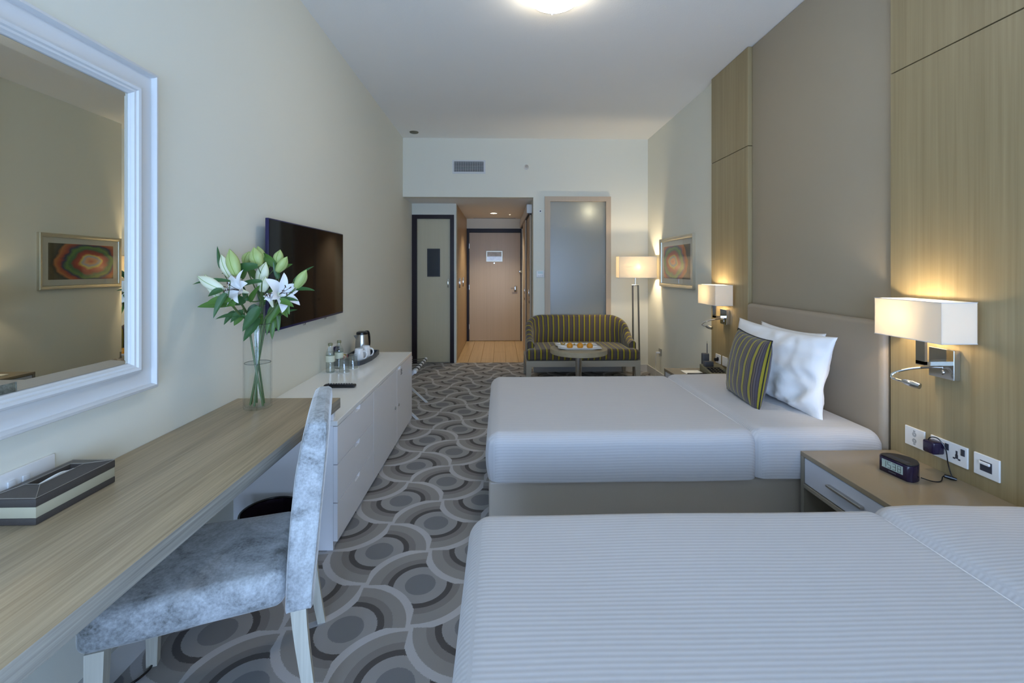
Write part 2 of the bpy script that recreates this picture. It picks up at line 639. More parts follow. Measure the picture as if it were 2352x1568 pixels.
# ---- plants ---------------------------------------------------------------
plain('leaf_green', lin(56, 98, 50), 0.4, vary=0.35)
plain('leaf_light', lin(84, 124, 50), 0.4, vary=0.3)
plain('stem_green', lin(88, 112, 62), 0.5, vary=0.2)
plain('bud_green', lin(178, 196, 126), 0.5, vary=0.18)
plain('bud_white', lin(226, 230, 204), 0.5, vary=0.08)
plain('bud_vein', lin(132, 160, 66), 0.5)
plain('petal_white', lin(242, 242, 244), 0.55, vary=0.04)
plain('anther', lin(70, 52, 40), 0.8)

# ================================================================== the room
XL, XR, XF = -1.325, 2.02, 1.975         # left wall, right wall, face of the wood panels
YB, YA, YD, ZC, ZH = 6.20, 6.83, 8.87, 3.18, 2.38
T = 0.12
struct('floor', box(B(), XL - T, XR + T, WIN_Y - T, YA - 0.0, -0.1, 0.0), 'carpet', smooth=False)
struct('ceiling', box(B(), XL - T, XR + T, WIN_Y - T, YB + T, ZC, ZC + 0.1), 'ceiling_paint', smooth=False)
struct('wall_left', box(B(), XL - T, XL, WIN_Y - T, YA + T, 0.0, ZC), 'wall_paint', smooth=False)
wall_right = struct('wall_right', box(B(), XR, XR + T, WIN_Y - T, YB + T, 0.0, ZC), 'wall_paint', smooth=False)
PX0, PX1, PZ0, PZ1 = 0.600, 1.503, 0.10, 2.389       # frosted panel
bm = B()
box(bm, XL, XR, YB, YB + T, ZH, ZC)
box(bm, 0.445, PX0, YB, YB + T, 0, ZH)
box(bm, PX1, XR, YB, YB + T, 0, ZH)
box(bm, PX0, PX1, YB, YB + T, 0, PZ0)
struct('wall_back', bm, 'wall_paint', smooth=False)
# window wall behind the camera
bm = B()
xs = [XL, WIN[0][0], WIN[0][1], WIN[1][0], WIN[1][1], XR]
for i in (0, 2, 4):
    box(bm, xs[i], xs[i + 1], WIN_Y - T, WIN_Y, 0, ZC)
for (x0, x1, z0, z1) in WIN:
    box(bm, x0, x1, WIN_Y - T, WIN_Y, 0, z0)
    box(bm, x0, x1, WIN_Y - T, WIN_Y, z1, ZC)
struct('wall_window', bm, 'wall_paint', smooth=False)
for k, (x0, x1, z0, z1) in enumerate(WIN):
    bm = B(); w = 0.05
    box(bm, x0, x0 + w, WIN_Y - 0.09, WIN_Y - 0.03, z0, z1)
    box(bm, x1 - w, x1, WIN_Y - 0.09, WIN_Y - 0.03, z0, z1)
    box(bm, x0 + w, x1 - w, WIN_Y - 0.09, WIN_Y - 0.03, z0, z0 + w)
    box(bm, x0 + w, x1 - w, WIN_Y - 0.09, WIN_Y - 0.03, z1 - w, z1)
    wn = struct('window_%d' % (k + 1), bm, 'white_frame', smooth=False)
    obj('pane', box(B(), x0 + w, x1 - w, WIN_Y - 0.063, WIN_Y - 0.057, z0 + w, z1 - w), 'window_glass', wn, smooth=False)
    obj('window_sill', bbox(x0 - 0.03, x1 + 0.03, WIN_Y - 0.02, WIN_Y + 0.10, z0 - 0.03, z0, 0.004), 'white_frame', wn)

# ---- entrance alcove and hall
struct('ceiling', box(B(), XL - T, 0.60, YB + T, YD + T, ZH, ZH + 0.1), 'ceiling_paint', smooth=False)
bm = B()
box(bm, XL, -0.697, YA, YA + T, 2.213, ZH)
box(bm, -0.697, -0.665, YA, YA + T, 0, ZH)
box(bm, XL, -0.697, YA + 0.07, YA + T, -0.02, 2.213)
struct('wall_alcove', bm, 'wall_paint', smooth=False)
bm = B()
box(bm, -0.79, -0.685, YA + T, YD + T, 0, ZH)
wall_hall_left = struct('wall_hall_left', bm, 'wall_paint', smooth=False)
for (y0, y1, hy) in ((YA + T + 0.003, 7.60, 7.26), (7.606, YD - 0.003, 7.92)):
    d_ = obj('cupboard_door', bbox(-0.684, -0.660, y0, y1, 0.012, ZH - 0.004, 0.002, 1), 'hall_wood', wall_hall_left)
    obj('handle', bbox(-0.660, -0.642, hy - 0.010, hy + 0.010, 1.10, 1.26, 0.004), 'chrome', d_)
bm = B()
box(bm, -0.79, -0.686, YD, YD + T, 0, ZH)
box(bm, 0.408, 0.60, YD, YD + T, 0, ZH)
box(bm, -0.686, 0.408, YD, YD + T, 2.189, ZH)
box(bm, -0.686, 0.408, YD + 0.085, YD + T, -0.02, 2.189)  # unseen backing added behind the door to block sky light at its edges
struct('wall_hall_end', bm, 'wall_paint', smooth=False)
wall_hall_right = struct('wall_hall_right', box(B(), 0.447, 0.57, YB + T, YD, 0, ZH), 'wall_paint', smooth=False)
# sliding panels of the hall wardrobe with pelmet
obj('pelmet', bbox(0.372, 0.446, 6.48, 8.84, 2.20, 2.325, 0.003, 1), 'white_frame', wall_hall_right)
obj('gap_shade_strip', box(B(), 0.395, 0.44, 6.50, 8.80, 2.185, 2.20), 'satin_black', wall_hall_right, smooth=False)  # black strip stands in for the shade in the gap above the panels
for (x0, x1, y0, y1) in ((0.418, 0.442, 6.55, 7.32), (0.390, 0.412, 7.25, 8.02)):
    d_ = obj('sliding_panel', bbox(x0, x1, y0, y1, 0.01, 2.185, 0.003, 1), 'frame_wood', wall_hall_right)
    obj('handle', bbox(x0 - 0.010, x0, y0 + 0.10, y0 + 0.12, 1.0, 1.10, 0.003), 'chrome', d_)
    obj('lock', bbox(x0 - 0.006, x0, y0 + 0.095, y0 + 0.125, 0.90, 0.94, 0.003), 'black_plastic', d_)
obj('jamb', bbox(0.395, 0.446, 8.02, 8.10, 0.0, 2.185, 0.003, 1), 'door_wood', wall_hall_right)
# oak floor of the hall, plank by plank
hall_floor = struct('floor', box(B(), XL - T, 0.60, YA, YD + T, -0.1, -0.012), 'hall_wood', smooth=False)
random.seed(3)
xx, row = -0.685, 0
while xx < 0.44:
    x1 = min(xx + 0.191, 0.461)
    cuts = [YA + 0.002, YA + [0.55, 1.15, 0.30, 0.85, 1.40, 0.65][row % 6], YD + 0.10]
    for a, b in zip(cuts[:-1], cuts[1:]):
        dz = random.uniform(-0.0006, 0.0006)
        obj('plank', bbox(xx + 0.0015, x1 - 0.0015, a + 0.0015, b - 0.0015, -0.012, 0.0 + dz, 0.003, 1), 'oak_plank', hall_floor)
    xx = x1
    row += 1
# bathroom behind the frosted pane
bm = B()
box(bm, 0.57, XR + T, 7.40, 7.50, 0, 2.6)
box(bm, XR, XR + T, YB + T, 7.40, 0, 2.6)
struct('wall_bathroom', bm, 'wall_paint', smooth=False)
struct('ceiling', box(B(), 0.60, XR + T, YB + T, 7.5, 2.5, 2.6), 'ceiling_paint', smooth=False)
struct('floor', box(B(), 0.57, XR + T, YB + T, 7.5, -0.1, 0.0), 'night_edge', smooth=False)
ld = thing('bathroom_light', 'round white light glowing behind the frosted glass panel', 'light', (1.21, YB + 0.17, 2.12))
bm = B(); lathe(bm, [(0.0, 0.0), (0.03, 0.002), (0.055, 0.025), (0.065, 0.06), (0.055, 0.10), (0.03, 0.122), (0.0, 0.125)], 24, 1.21, YB + 0.20, 2.13)
obj('globe', bm, 'bulb_glow', ld, smooth='all')
bm = B(); tube(bm, [(1.21, YB + 0.20, 2.255), (1.21, YB + 0.20, 2.50)], 0.008, 10); obj('rod', bm, 'chrome', ld)
lamp_light(ld, 'POINT', (1.21, YB + 0.115, 2.19), 3.5, (1, 0.95, 0.86), 0.04)

# ---- doors
d1 = struct('door_1', bbox(-1.262, -0.744, YA + 0.025, YA + 0.065, 0.004, 2.155, 0.002, 1), 'alcove_door_wood')
bm = B()
box(bm, -1.324, -1.250, YA - 0.012, YA + 0.085, 0, 2.213)
box(bm, -0.756, -0.697, YA - 0.012, YA + 0.085, 0, 2.213)
box(bm, -1.250, -0.756, YA - 0.012, YA + 0.085, 2.156, 2.213)
obj('door_frame', bm, 'dark_frame', d1, smooth=False)
np_ = obj('notice_frame', bbox(-1.100, -0.910, YA + 0.010, YA + 0.025, 1.288, 1.707, 0.002, 1), 'black_frame', d1)
obj('notice_glass', box(B(), -1.084, -0.926, YA + 0.008, YA + 0.010, 1.304, 1.691), 'sign_glass_dark', np_, smooth=False)
obj('handle', bbox(-0.797, -0.783, YA + 0.002, YA + 0.025, 1.126, 1.258, 0.003), 'chrome', d1)

d2 = struct('door_2', bbox(-0.612, 0.388, YD + 0.015, YD + 0.06, 0.006, 2.112, 0.002, 1), 'door_wood')
bm = B()
box(bm, -0.685, -0.616, YD - 0.012, YD + 0.08, 0, 2.189)
box(bm, 0.392, 0.408, YD - 0.012, YD + 0.08, 0, 2.189)
box(bm, -0.616, 0.392, YD - 0.012, YD + 0.08, 2.116, 2.189)
obj('door_frame', bm, 'dark_frame', d2, smooth=False)
pl = obj('evacuation_plan_frame', bbox(-0.283, 0.036, YD + 0.003, YD + 0.015, 1.545, 1.757, 0.002, 1), 'silver_frame', d2)
m = NT('plan_sheet'); v = m.coord('Object')
m.set(m.mix(m.noise(v, 18, 3), lin(206, 206, 206), lin(150, 152, 156)), 0.6)
m.b.inputs['Coat Weight'].default_value = 1.0; m.b.inputs['Coat Roughness'].default_value = 0.02; MAT['plan_sheet'] = m.m
obj('plan_sheet', box(B(), -0.262, 0.016, YD + 0.0015, YD + 0.003, 1.565, 1.738), 'plan_sheet', pl, smooth=False)
bm = B(); tube(bm, [(-0.127, YD + 0.015, 1.518), (-0.127, YD + 0.004, 1.518)], 0.010, 12); obj('peephole', bm, 'chrome', d2)
bm = bbox(0.262, 0.318, YD - 0.005, YD + 0.015, 0.955, 1.075, 0.02, 4)
lk = obj('lock_plate', bm, 'chrome', d2)
bm = B(); tube(bm, [(0.29, YD - 0.004, 1.03), (0.29, YD - 0.045, 1.03), (0.20, YD - 0.05, 1.03)], 0.009, 10); obj('lever', bm, 'brushed_steel', lk)
obj('night_latch', bbox(0.352, 0.405, YD - 0.03, YD - 0.002, 1.33, 1.375, 0.004), 'chrome', d2)
for z in (0.28, 1.05, 1.85):
    obj('hinge', bbox(-0.622, -0.606, YD - 0.005, YD + 0.016, z - 0.05, z + 0.05, 0.002, 1), 'brushed_steel', d2)

# ---- frosted panel in the back wall
bm = B(); fw = 0.074
box(bm, PX0, PX0 + fw, YB - 0.035, YB + 0.06, PZ0, PZ1)
box(bm, PX1 - fw + 0.008, PX1, YB - 0.035, YB + 0.06, PZ0, PZ1)
box(bm, PX0 + fw, PX1 - fw + 0.008, YB - 0.035, YB + 0.06, PZ1 - 0.066, PZ1)
box(bm, PX0 + fw, PX1 - fw + 0.008, YB - 0.035, YB + 0.06, PZ0, PZ0 + 0.066)
w3 = struct('window_3', bm, 'frame_wood', smooth=False)
obj('frosted_pane', box(B(), PX0 + fw, PX1 - fw + 0.008, YB + 0.012, YB + 0.020, PZ0 + 0.066, PZ1 - 0.066), 'frosted_glass', w3, smooth=False)

# ---- skirting
bm = B(); box(bm, XL, XL + 0.014, WIN_Y, 2.285, 0, 0.105); box(bm, XL, XL + 0.014, 4.195, YA - 0.012, 0, 0.105)
struct('baseboard_left', bm, 'skirting', smooth=False)
bm = B(); box(bm, 0.447, XR, YB - 0.014, YB, 0, 0.095); struct('baseboard_back', bm, 'skirting', smooth=False)
bm = B(); box(bm, XR - 0.014, XR, 4.22, YB - 0.014, 0, 0.095); struct('baseboard_right', bm, 'skirting', smooth=False)

# ---- panelling on the right wall: proud wood panels, padded panels between
for (y0, y1) in ((3.587, 4.218), (1.612, 2.258), (-0.36, 0.28)):
    for (z0, z1) in ((0.0, 2.384), (2.389, ZC - 0.002)):
        obj('wood_panel', bbox(XF, XR - 0.0005, y0, y1, z0, z1, 0.0015, 1), 'panel_wood', wall_right)
for (y0, y1) in ((2.262, 3.583), (0.284, 1.608)):
    obj('padded_panel', bbox(XR - 0.014, XR - 0.0005, y0, y1, 0.0, ZC - 0.002, 0.012, 4), 'wall_leather', wall_right)

# ================================================================== ceiling and back wall fittings
t = thing('ceiling_lamp', 'round flush ceiling lamp with bright white glass dome and metal rim', 'ceiling lamp', (0.34, 2.86, ZC))
bm = B(); lathe(bm, [(0.205, -0.001), (0.205, -0.016), (0.198, -0.026), (0.168, -0.030), (0.165, -0.002)], 48, 0.34, 2.86, ZC)
obj('rim', bm, 'white_frame', t)
bm = B(); lathe(bm, [(0.196, -0.024), (0.192, -0.045), (0.172, -0.070), (0.135, -0.092), (0.08, -0.106), (0.0, -0.110)], 48, 0.34, 2.86, ZC)
obj('glass_dome', bm, 'ceiling_glow', t, smooth='all')
bm = B()
tube(bm, [(0.34 + 0.150 * math.cos(a), 2.86 + 0.150 * math.sin(a), ZC - 0.0865) for a in [2 * math.pi * k / 48 for k in range(49)]], 0.0035, 6, False)
obj('metal_ring', bm, 'brushed_steel', t)
for k in range(3):
    a = R(90 + 120 * k)
    bm = B(); tube(bm, [(0.34 + 0.190 * math.cos(a), 2.86 + 0.190 * math.sin(a), ZC - 0.045), (0.34 + 0.172 * math.cos(a), 2.86 + 0.172 * math.sin(a), ZC - 0.078), (0.34 + 0.15 * math.cos(a), 2.86 + 0.15 * math.sin(a), ZC - 0.090)], 0.005, 8)
    obj('clip', bm, 'brushed_steel', t)

bm = B(); lathe(bm, [(0.0, -0.012), (0.050, -0.012), (0.056, -0.008), (0.058, 0.0), (0.0, 0.0)], 32, -1.124, 5.935, ZC)
solo('ceiling_speaker', bm, 'olive_plastic', 'small dark round fitting on the ceiling by the left wall', 'ceiling fitting', base=(-1.124, 5.935, ZC))

t = thing('air_vent', 'white rectangular air grille high on the back wall', 'vent', (-0.432, YB, 2.698))
bm = B(); y0, y1 = YB - 0.014, YB
box(bm, -0.656, -0.633, y0, y1, 2.698, 2.879); box(bm, -0.231, -0.207, y0, y1, 2.698, 2.879)
box(bm, -0.633, -0.231, y0, y1, 2.698, 2.721); box(bm, -0.633, -0.231, y0, y1, 2.861, 2.879)
obj('vent_frame', bm, 'white_frame', t, smooth=False)
obj('vent_throat', box(B(), -0.633, -0.231, YB - 0.0015, YB, 2.721, 2.861), 'satin_black', t, smooth=False)
for k in range(7):
    z = 2.733 + k * 0.0195
    obj('louvre', box(B(), -0.633, -0.231, YB - 0.008, YB - 0.0015, z - 0.0022, z + 0.0022), 'white_frame', t, smooth=False)
for k in range(17):
    x = -0.620 + k * 0.0236
    obj('vertical_blade', box(B(), x - 0.0016, x + 0.0016, YB - 0.012, YB - 0.008, 2.721, 2.861), 'white_frame', t, smooth=False)

def sprinkler(x, z, label):
    t = thing('sprinkler', label, 'sprinkler', (x, YB, z))
    bm = B(); tube(bm, [(x, YB, z), (x, YB - 0.008, z)], 0.036, 24); obj('rosette', bm, 'brushed_steel', t)
    bm = B(); tube(bm, [(x, YB - 0.008, z), (x, YB - 0.05, z)], 0.013, 14); obj('nozzle', bm, 'chrome', t)
    bm = B(); tube(bm, [(x, YB - 0.05, z), (x, YB - 0.054, z)], 0.022, 16); obj('deflector', bm, 'chrome', t)
sprinkler(0.35, 2.79, 'chrome sidewall sprinkler right of the air grille')
t = thing('wall_sensor', 'tiny grey round sensor beside the frosted glass frame', 'sensor', (0.541, YB, 2.19))
bm = B(); tube(bm, [(0.541, YB, 2.191), (0.541, YB - 0.006, 2.191)], 0.020, 18); obj('ring', bm, 'white_plastic', t)
bm = B(); tube(bm, [(0.541, YB - 0.006, 2.191), (0.541, YB - 0.012, 2.191)], 0.010, 12); obj('eye', bm, 'socket_grey', t)
t = thing('thermostat', 'white thermostat plate on the wall strip beside the hall', 'thermostat', (0.54, YB, 1.285))
obj('body', bbox(0.487, 0.594, YB - 0.016, YB, 1.287, 1.382, 0.004), 'white_plastic', t)
obj('display', bbox(0.505, 0.576, YB - 0.018, YB - 0.016, 1.338, 1.370, 0.0006, 1), 'lcd', t)
for k in range(3):
    obj('button', bbox(0.507 + k * 0.026, 0.525 + k * 0.026, YB - 0.019, YB - 0.016, 1.302, 1.318, 0.001, 1), 'white_frame', t)

# hall ceiling: downlights and slot diffuser
def downlight(x, y, r, label, watts):
    t = thing('hall_downlight', label, 'downlight', (x, y, ZH))
    bm = B(); lathe(bm, [(r, -0.0005), (r, -0.006), (r * 0.78, -0.008), (r * 0.74, -0.001)], 28, x, y, ZH); obj('trim_ring', bm, 'white_frame', t)
    bm = B(); lathe(bm, [(0.0, -0.004), (r * 0.74, -0.003), (r * 0.74, -0.0008), (0.0, -0.0008)], 28, x, y, ZH); obj('lens', bm, 'downlight_glow', t)
    if watts:
        lamp_light(t, 'SPOT', (x, y, ZH - 0.02), watts, (1.0, 0.87, 0.68), 0.05, spot_size=R(115), spot_blend=0.7)
downlight(-0.122, 7.944, 0.075, 'larger bright downlight in the middle of the hall ceiling', HALL_W)
downlight(0.163, 8.126, 0.020, 'tiny warm spotlight in the hall ceiling near the wardrobe', 0)
t = thing('slot_diffuser', 'long thin slot diffuser in the hall ceiling above the entrance door', 'vent', (-0.117, 8.76, ZH))
obj('slot', box(B(), -0.519, 0.285, 8.745, 8.775, ZH - 0.002, ZH), 'satin_black', t, smooth=False)
obj('slot_rim', box(B(), -0.525, 0.291, 8.775, 8.79, ZH - 0.004, ZH), 'white_frame', t, smooth=False)

# ================================================================== left side: desk, credenza, mirror, television
HD = 0.75
t = thing('desk', 'long wall-hung wooden desk with thick grey-brown top along left wall', 'desk', (-1.07, 1.30, 0.0))
bm = bbox(XL + 0.001, -0.811, 0.10, 2.325, 0.700, HD, 0.0025, 2)
o = obj('desktop', bm, 'desk_wood', t)
o.data.materials.append(MAT['desk_edge_wood'])
for p in o.data.polygons:
    if p.normal.x > 0.7 or abs(p.normal.y) > 0.7:
        p.material_index = 1
obj('end_panel', bbox(XL + 0.001, -0.83, 0.12, 0.16, 0.0, 0.700, 0.002, 1), 'desk_edge_wood', t)
obj('riser_block', bbox(-0.90, -0.835, 2.292, 2.322, 0.644, 0.700, 0.002, 1), 'white_lacquer', t)
obj('riser_block', bbox(-1.30, -1.235, 2.292, 2.322, 0.644, 0.700, 0.002, 1), 'white_lacquer', t)

HC, CX, CY0, CY1 = 0.643, -0.813, 2.288, 4.188
t = thing('credenza', 'low white credenza with drawers and two doors under the television', 'cabinet', (-1.07, 3.24, 0))
bm = B()
box(bm, XL + 0.001, CX - 0.022, CY0 + 0.0, CY0 + 0.02, 0.0, HC - 0.025)
box(bm, XL + 0.001, CX - 0.022, CY1 - 0.02, CY1, 0.0, HC - 0.025)
box(bm, XL + 0.001, CX - 0.022, CY0 + 0.02, CY1 - 0.02, 0.04, 0.06)
box(bm, XL + 0.001, CX - 0.03, 2.925, 2.945, 0.06, HC - 0.025)
box(bm, XL + 0.001, XL + 0.01, CY0 + 0.02, CY1 - 0.02, 0.06, HC - 0.025)
obj('carcass', bm, 'white_lacquer', t, smooth=False)
obj('plinth', box(B(), -1.28, CX - 0.028, CY0 + 0.02, CY1 - 0.02, 0.0, 0.04), 'white_lacquer', t, smooth=False)
obj('worktop', bbox(XL + 0.001, CX, CY0, CY1, HC - 0.025, HC, 0.002, 1), 'white_gloss_top', t)
# fronts, each with a notched finger pull on the top edge
def front(name, y0, y1, z0, z1, pull_y):
    a, b, c, d = y0 + 0.0015, y1 - 0.0015, z0 + 0.0015, z1 - 0.0015
    if pull_y:
        y = pull_y
        poly = [(a, c), (b, c), (b, d), (y + 0.050, d), (y + 0.036, d - 0.020), (y - 0.036, d - 0.020), (y - 0.050, d), (a, d)]
    else:
        poly = [(a, c), (b, c), (b, d), (a, d)]
    bm = B()
    fr = [bm.verts.new((CX, u, v)) for u, v in poly]
    bk = [bm.verts.new((CX - 0.021, u, v)) for u, v in poly]
    bm.faces.new(fr); bm.faces.new(list(reversed(bk)))
    for k in range(len(poly)):
        k2 = (k + 1) % len(poly)
        bm.faces.new((fr[k], bk[k], bk[k2], fr[k2]))
    f = obj(name, bm, 'white_lacquer', t, smooth=False)
    if pull_y:
        obj('finger_pull', box(B(), CX - 0.0225, CX - 0.0212, y - 0.055, y + 0.055, d - 0.024, d), 'white_gloss_top', f, smooth=False)
    return f
front('drawer', CY0, 2.932, 0.426, 0.616, 2.61)
front('drawer', CY0, 2.932, 0.235, 0.424, 2.60)
front('drawer', CY0, 2.932, 0.042, 0.233, 2.60)
da = front('door', 2.936, 3.590, 0.042, 0.616, None)
db = front('door', 3.594, CY1, 0.042, 0.616, 3.665)
for (y, z, dd) in ((3.525, 0.330, da), (3.640, 0.322, db)):
    bm = B(); tube(bm, [(CX, y, z), (CX + 0.006, y, z), (CX + 0.008, y, z)], [0.011, 0.011, 0.008], 14); obj('lock', bm, 'brushed_steel', dd)
for k in range(4):
    obj('sticker_line', box(B(), CX + 0.0001, CX + 0.0008, 3.722, 3.775 - 0.008 * (k % 2), 0.540 + k * 0.0125, 0.546 + k * 0.0125), 'ink', db, smooth=False)

# ---- mirror with stepped white frame
def frame_ring(y0, y1, z0, z1, prof):
    """mitred frame on the left wall; prof: (inset, height) pairs swept round the rectangle"""
    bm = B()
    secs = []
    for (cy, cz, sy, sz) in ((y0, z0, 1, 1), (y1, z0, -1, 1), (y1, z1, -1, -1), (y0, z1, 1, -1)):
        secs.append([bm.verts.new((XL + h, cy + sy * i, cz + sz * i)) for i, h in prof])
    n = len(prof)
    for k in range(4):
        a, b = secs[k], secs[(k + 1) % 4]
        for j in range(n - 1):
            bm.faces.new((a[j], a[j + 1], b[j + 1], b[j]))
    return bm
MY0, MY1, MZ0, MZ1 = 0.42, 1.744, 0.958, 2.128
t = thing('wall_mirror', 'large rectangular mirror in a wide white moulded frame above the desk', 'mirror', (XL, (MY0 + MY1) / 2, MZ0))
prof = [(0.0, 0.0), (0.0, 0.034), (0.003, 0.040), (0.012, 0.042), (0.017, 0.036), (0.019, 0.026), (0.024, 0.024), (0.066, 0.023), (0.072, 0.026), (0.076, 0.036),
        (0.083, 0.040), (0.091, 0.037), (0.095, 0.031), (0.101, 0.029), (0.105, 0.022), (0.109, 0.019), (0.111, 0.010), (0.111, 0.0)]
obj('mirror_frame', frame_ring(MY0, MY1, MZ0, MZ1, prof), 'white_frame', t, smooth=30)
i0, bw = 0.1115, 0.026
a0, a1, b0, b1 = MY0 + i0, MY1 - i0, MZ0 + i0, MZ1 - i0
bm = B()
box(bm, XL + 0.004, XL + 0.0100, a0, a1, b0, b1)
gl_o = obj('mirror_backing', bm, 'black_frame', t, smooth=False)
bm = B()
xm = XL + 0.0145
ci = [bm.verts.new(p) for p in ((xm, a0 + bw, b0 + bw), (xm, a1 - bw, b0 + bw), (xm, a1 - bw, b1 - bw), (xm, a0 + bw, b1 - bw))]
co = [bm.verts.new(p) for p in ((xm - 0.0012, a0, b0), (xm - 0.0012, a1, b0), (xm - 0.0012, a1, b1), (xm - 0.0012, a0, b1))]
cb = [bm.verts.new(p) for p in ((xm - 0.0045, a0, b0), (xm - 0.0045, a1, b0), (xm - 0.0045, a1, b1), (xm - 0.0045, a0, b1))]
bm.faces.new(ci)
for k in range(4):
    j = (k + 1) % 4
    bm.faces.new((ci[k], co[k], co[j], ci[j]))
    bm.faces.new((co[k], cb[k], cb[j], co[j]))
bm.faces.new(list(reversed(cb)))
obj('mirror_glass', bm, 'mirror_silver', t, smooth=False)

# ---- television
TX = -1.262
t = thing('television', 'large black flat screen television mounted on the left wall', 'television', (XL + 0.002, 3.09, 1.045))
obj('wall_bracket', box(B(), XL + 0.001, TX - 0.045, 2.80, 3.38, 1.20, 1.52), 'satin_black', t, smooth=False)
obj('rear_housing', bbox(TX - 0.045, TX - 0.018, 2.66, 3.54, 1.10, 1.55, 0.008), 'satin_black', t)
obj('bezel', bbox(TX - 0.018, TX, 2.505, 3.678, 1.052, 1.680, 0.003), 'tv_bezel', t)
obj('screen', box(B(), TX, TX + 0.0012, 2.513, 3.670, 1.066, 1.673), 'tv_screen', t, smooth=False)
for y in (2.98, 3.33):
    bm = B(); tube(bm, [(TX - 0.009, y - 0.018, 1.053), (TX - 0.009, y - 0.012, 1.041), (TX - 0.009, y + 0.012, 1.041), (TX - 0.009, y + 0.018, 1.053)], 0.0035, 6); obj('foot_clip', bm, 'brushed_steel', t)

# ---- tissue box on desk
t = thing('tissue_box', 'brown leather tissue box with a cream band and stitched lid on the desk', 'tissue box', (-1.24, 1.30, HD))
x0, x1, y0, y1 = -1.305, -1.178, 1.183, 1.421
obj('lower_band', bbox(x0, x1, y0, y1, HD + 0.0005, HD + 0.018, 0.002), plain('leather_brown', lin(66, 62, 60), 0.5, bump=(600, 0.4, 0.002)), t)
obj('cream_band', bbox(x0 + 0.001, x1 - 0.001, y0 + 0.001, y1 - 0.001, HD + 0.018, HD + 0.046, 0.001), plain('cream_leather', lin(176, 172, 150), 0.5), t)
obj('upper_band', bbox(x0, x1, y0, y1, HD + 0.046, HD + 0.066, 0.002), 'leather_brown', t)
bm = B()                                            # lid: four sloping panels round a slot
zo, zi = HD + 0.068, HD + 0.079
so = [(x0 + 0.001, y0 + 0.001), (x1 - 0.001, y0 + 0.001), (x1 - 0.001, y1 - 0.001), (x0 + 0.001, y1 - 0.001)]
si = [(x0 + 0.044, y0 + 0.055), (x1 - 0.044, y0 + 0.055), (x1 - 0.044, y1 - 0.055), (x0 + 0.044, y1 - 0.055)]
vo = [bm.verts.new((a, b, zo)) for a, b in so]
vi = [bm.verts.new((a, b, zi)) for a, b in si]
vb = [bm.verts.new((a, b, zo - 0.004)) for a, b in so]
vd = [bm.verts.new((a, b, zi - 0.014)) for a, b in si]
for k in range(4):
    j = (k + 1) % 4
    bm.faces.new((vo[k], vo[j], vi[j], vi[k])); bm.faces.new((vb[k], vb[j], vo[j], vo[k])); bm.faces.new((vi[k], vi[j], vd[j], vd[k]))
lid = obj('lid', bm, plain('leather_lid', lin(74, 68, 64), 0.42, bump=(500, 0.15, 0.002)), t, smooth=False)
bm = B()
for k in range(4):
    j = (k + 1) % 4
    tube(bm, [(so[k][0], so[k][1], zo + 0.0012), (si[k][0], si[k][1], zi + 0.0012)], 0.0007, 5)
    tube(bm, [(so[k][0], so[k][1], zo + 0.0012), (so[j][0], so[j][1], zo + 0.0012)], 0.0007, 5)
    tube(bm, [(si[k][0], si[k][1], zi + 0.0012), (si[j][0], si[j][1], zi + 0.0012)], 0.0007, 5)
obj('stitching', bm, plain('stitch_thread', lin(150, 144, 134), 0.8), lid)
obj('slot_tray', box(B(), x0 + 0.03, x1 - 0.03, y0 + 0.03, y1 - 0.03, HD + 0.0625, HD + 0.064), 'satin_black', t, smooth=False)
bm = B()
pts = []
secs = []
for k in range(12):
    u = k / 11
    y = y0 + 0.058 + (y1 - y0 - 0.116) * u
    h = 0.020 * math.sin(math.pi * min(1, u * 1.15)) ** 0.7 if u < 0.87 else 0.020 * max(0.05, math.sin(math.pi * min(1, u * 1.15)))
    xc = (x0 + x1) / 2 + 0.006 * math.sin(u * 5)
    secs.append([(xc - 0.008, y, HD + 0.064), (xc + 0.008, y, HD + 0.064), (xc + 0.003, y, HD + 0.064 + 0.004 + h * 0.55), (xc - 0.003, y, HD + 0.064 + 0.004 + h * 0.55)])
loft(bm, secs)
obj('tissue', bm, 'soil_tissue', t, smooth=60)

# ---- socket plate behind the tissue box
t = thing('socket_plate', 'white wall socket strip above the desk behind the tissue box', 'socket', (XL, 1.25, 0.79))
obj('plate', bbox(XL, XL + 0.009, 1.10, 1.378, 0.785, 0.856, 0.002), 'white_plastic', t)
for y in (1.255, 1.293):
    obj('rocker', bbox(XL + 0.009, XL + 0.014, y - 0.010, y + 0.010, 0.80, 0.832, 0.002), 'white_frame', t)

# ---- things on the credenza
t = thing('tv_remote', 'black television remote control lying on the white credenza', 'remote control', (-1.04, 2.945, HC))
bm = bbox(-1.130, -0.930, 2.922, 2.966, HC + 0.0005, HC + 0.020, 0.008, 3)
obj('body', bm, 'black_plastic', t)
for k in range(10):
    for j in range(3):
        obj('button', bbox(-1.113 + k * 0.0165, -1.103 + k * 0.0165, 2.929 + j * 0.0115, 2.937 + j * 0.0115, HC + 0.0195, HC + 0.0225, 0.001, 1), 'grey_plastic', t)

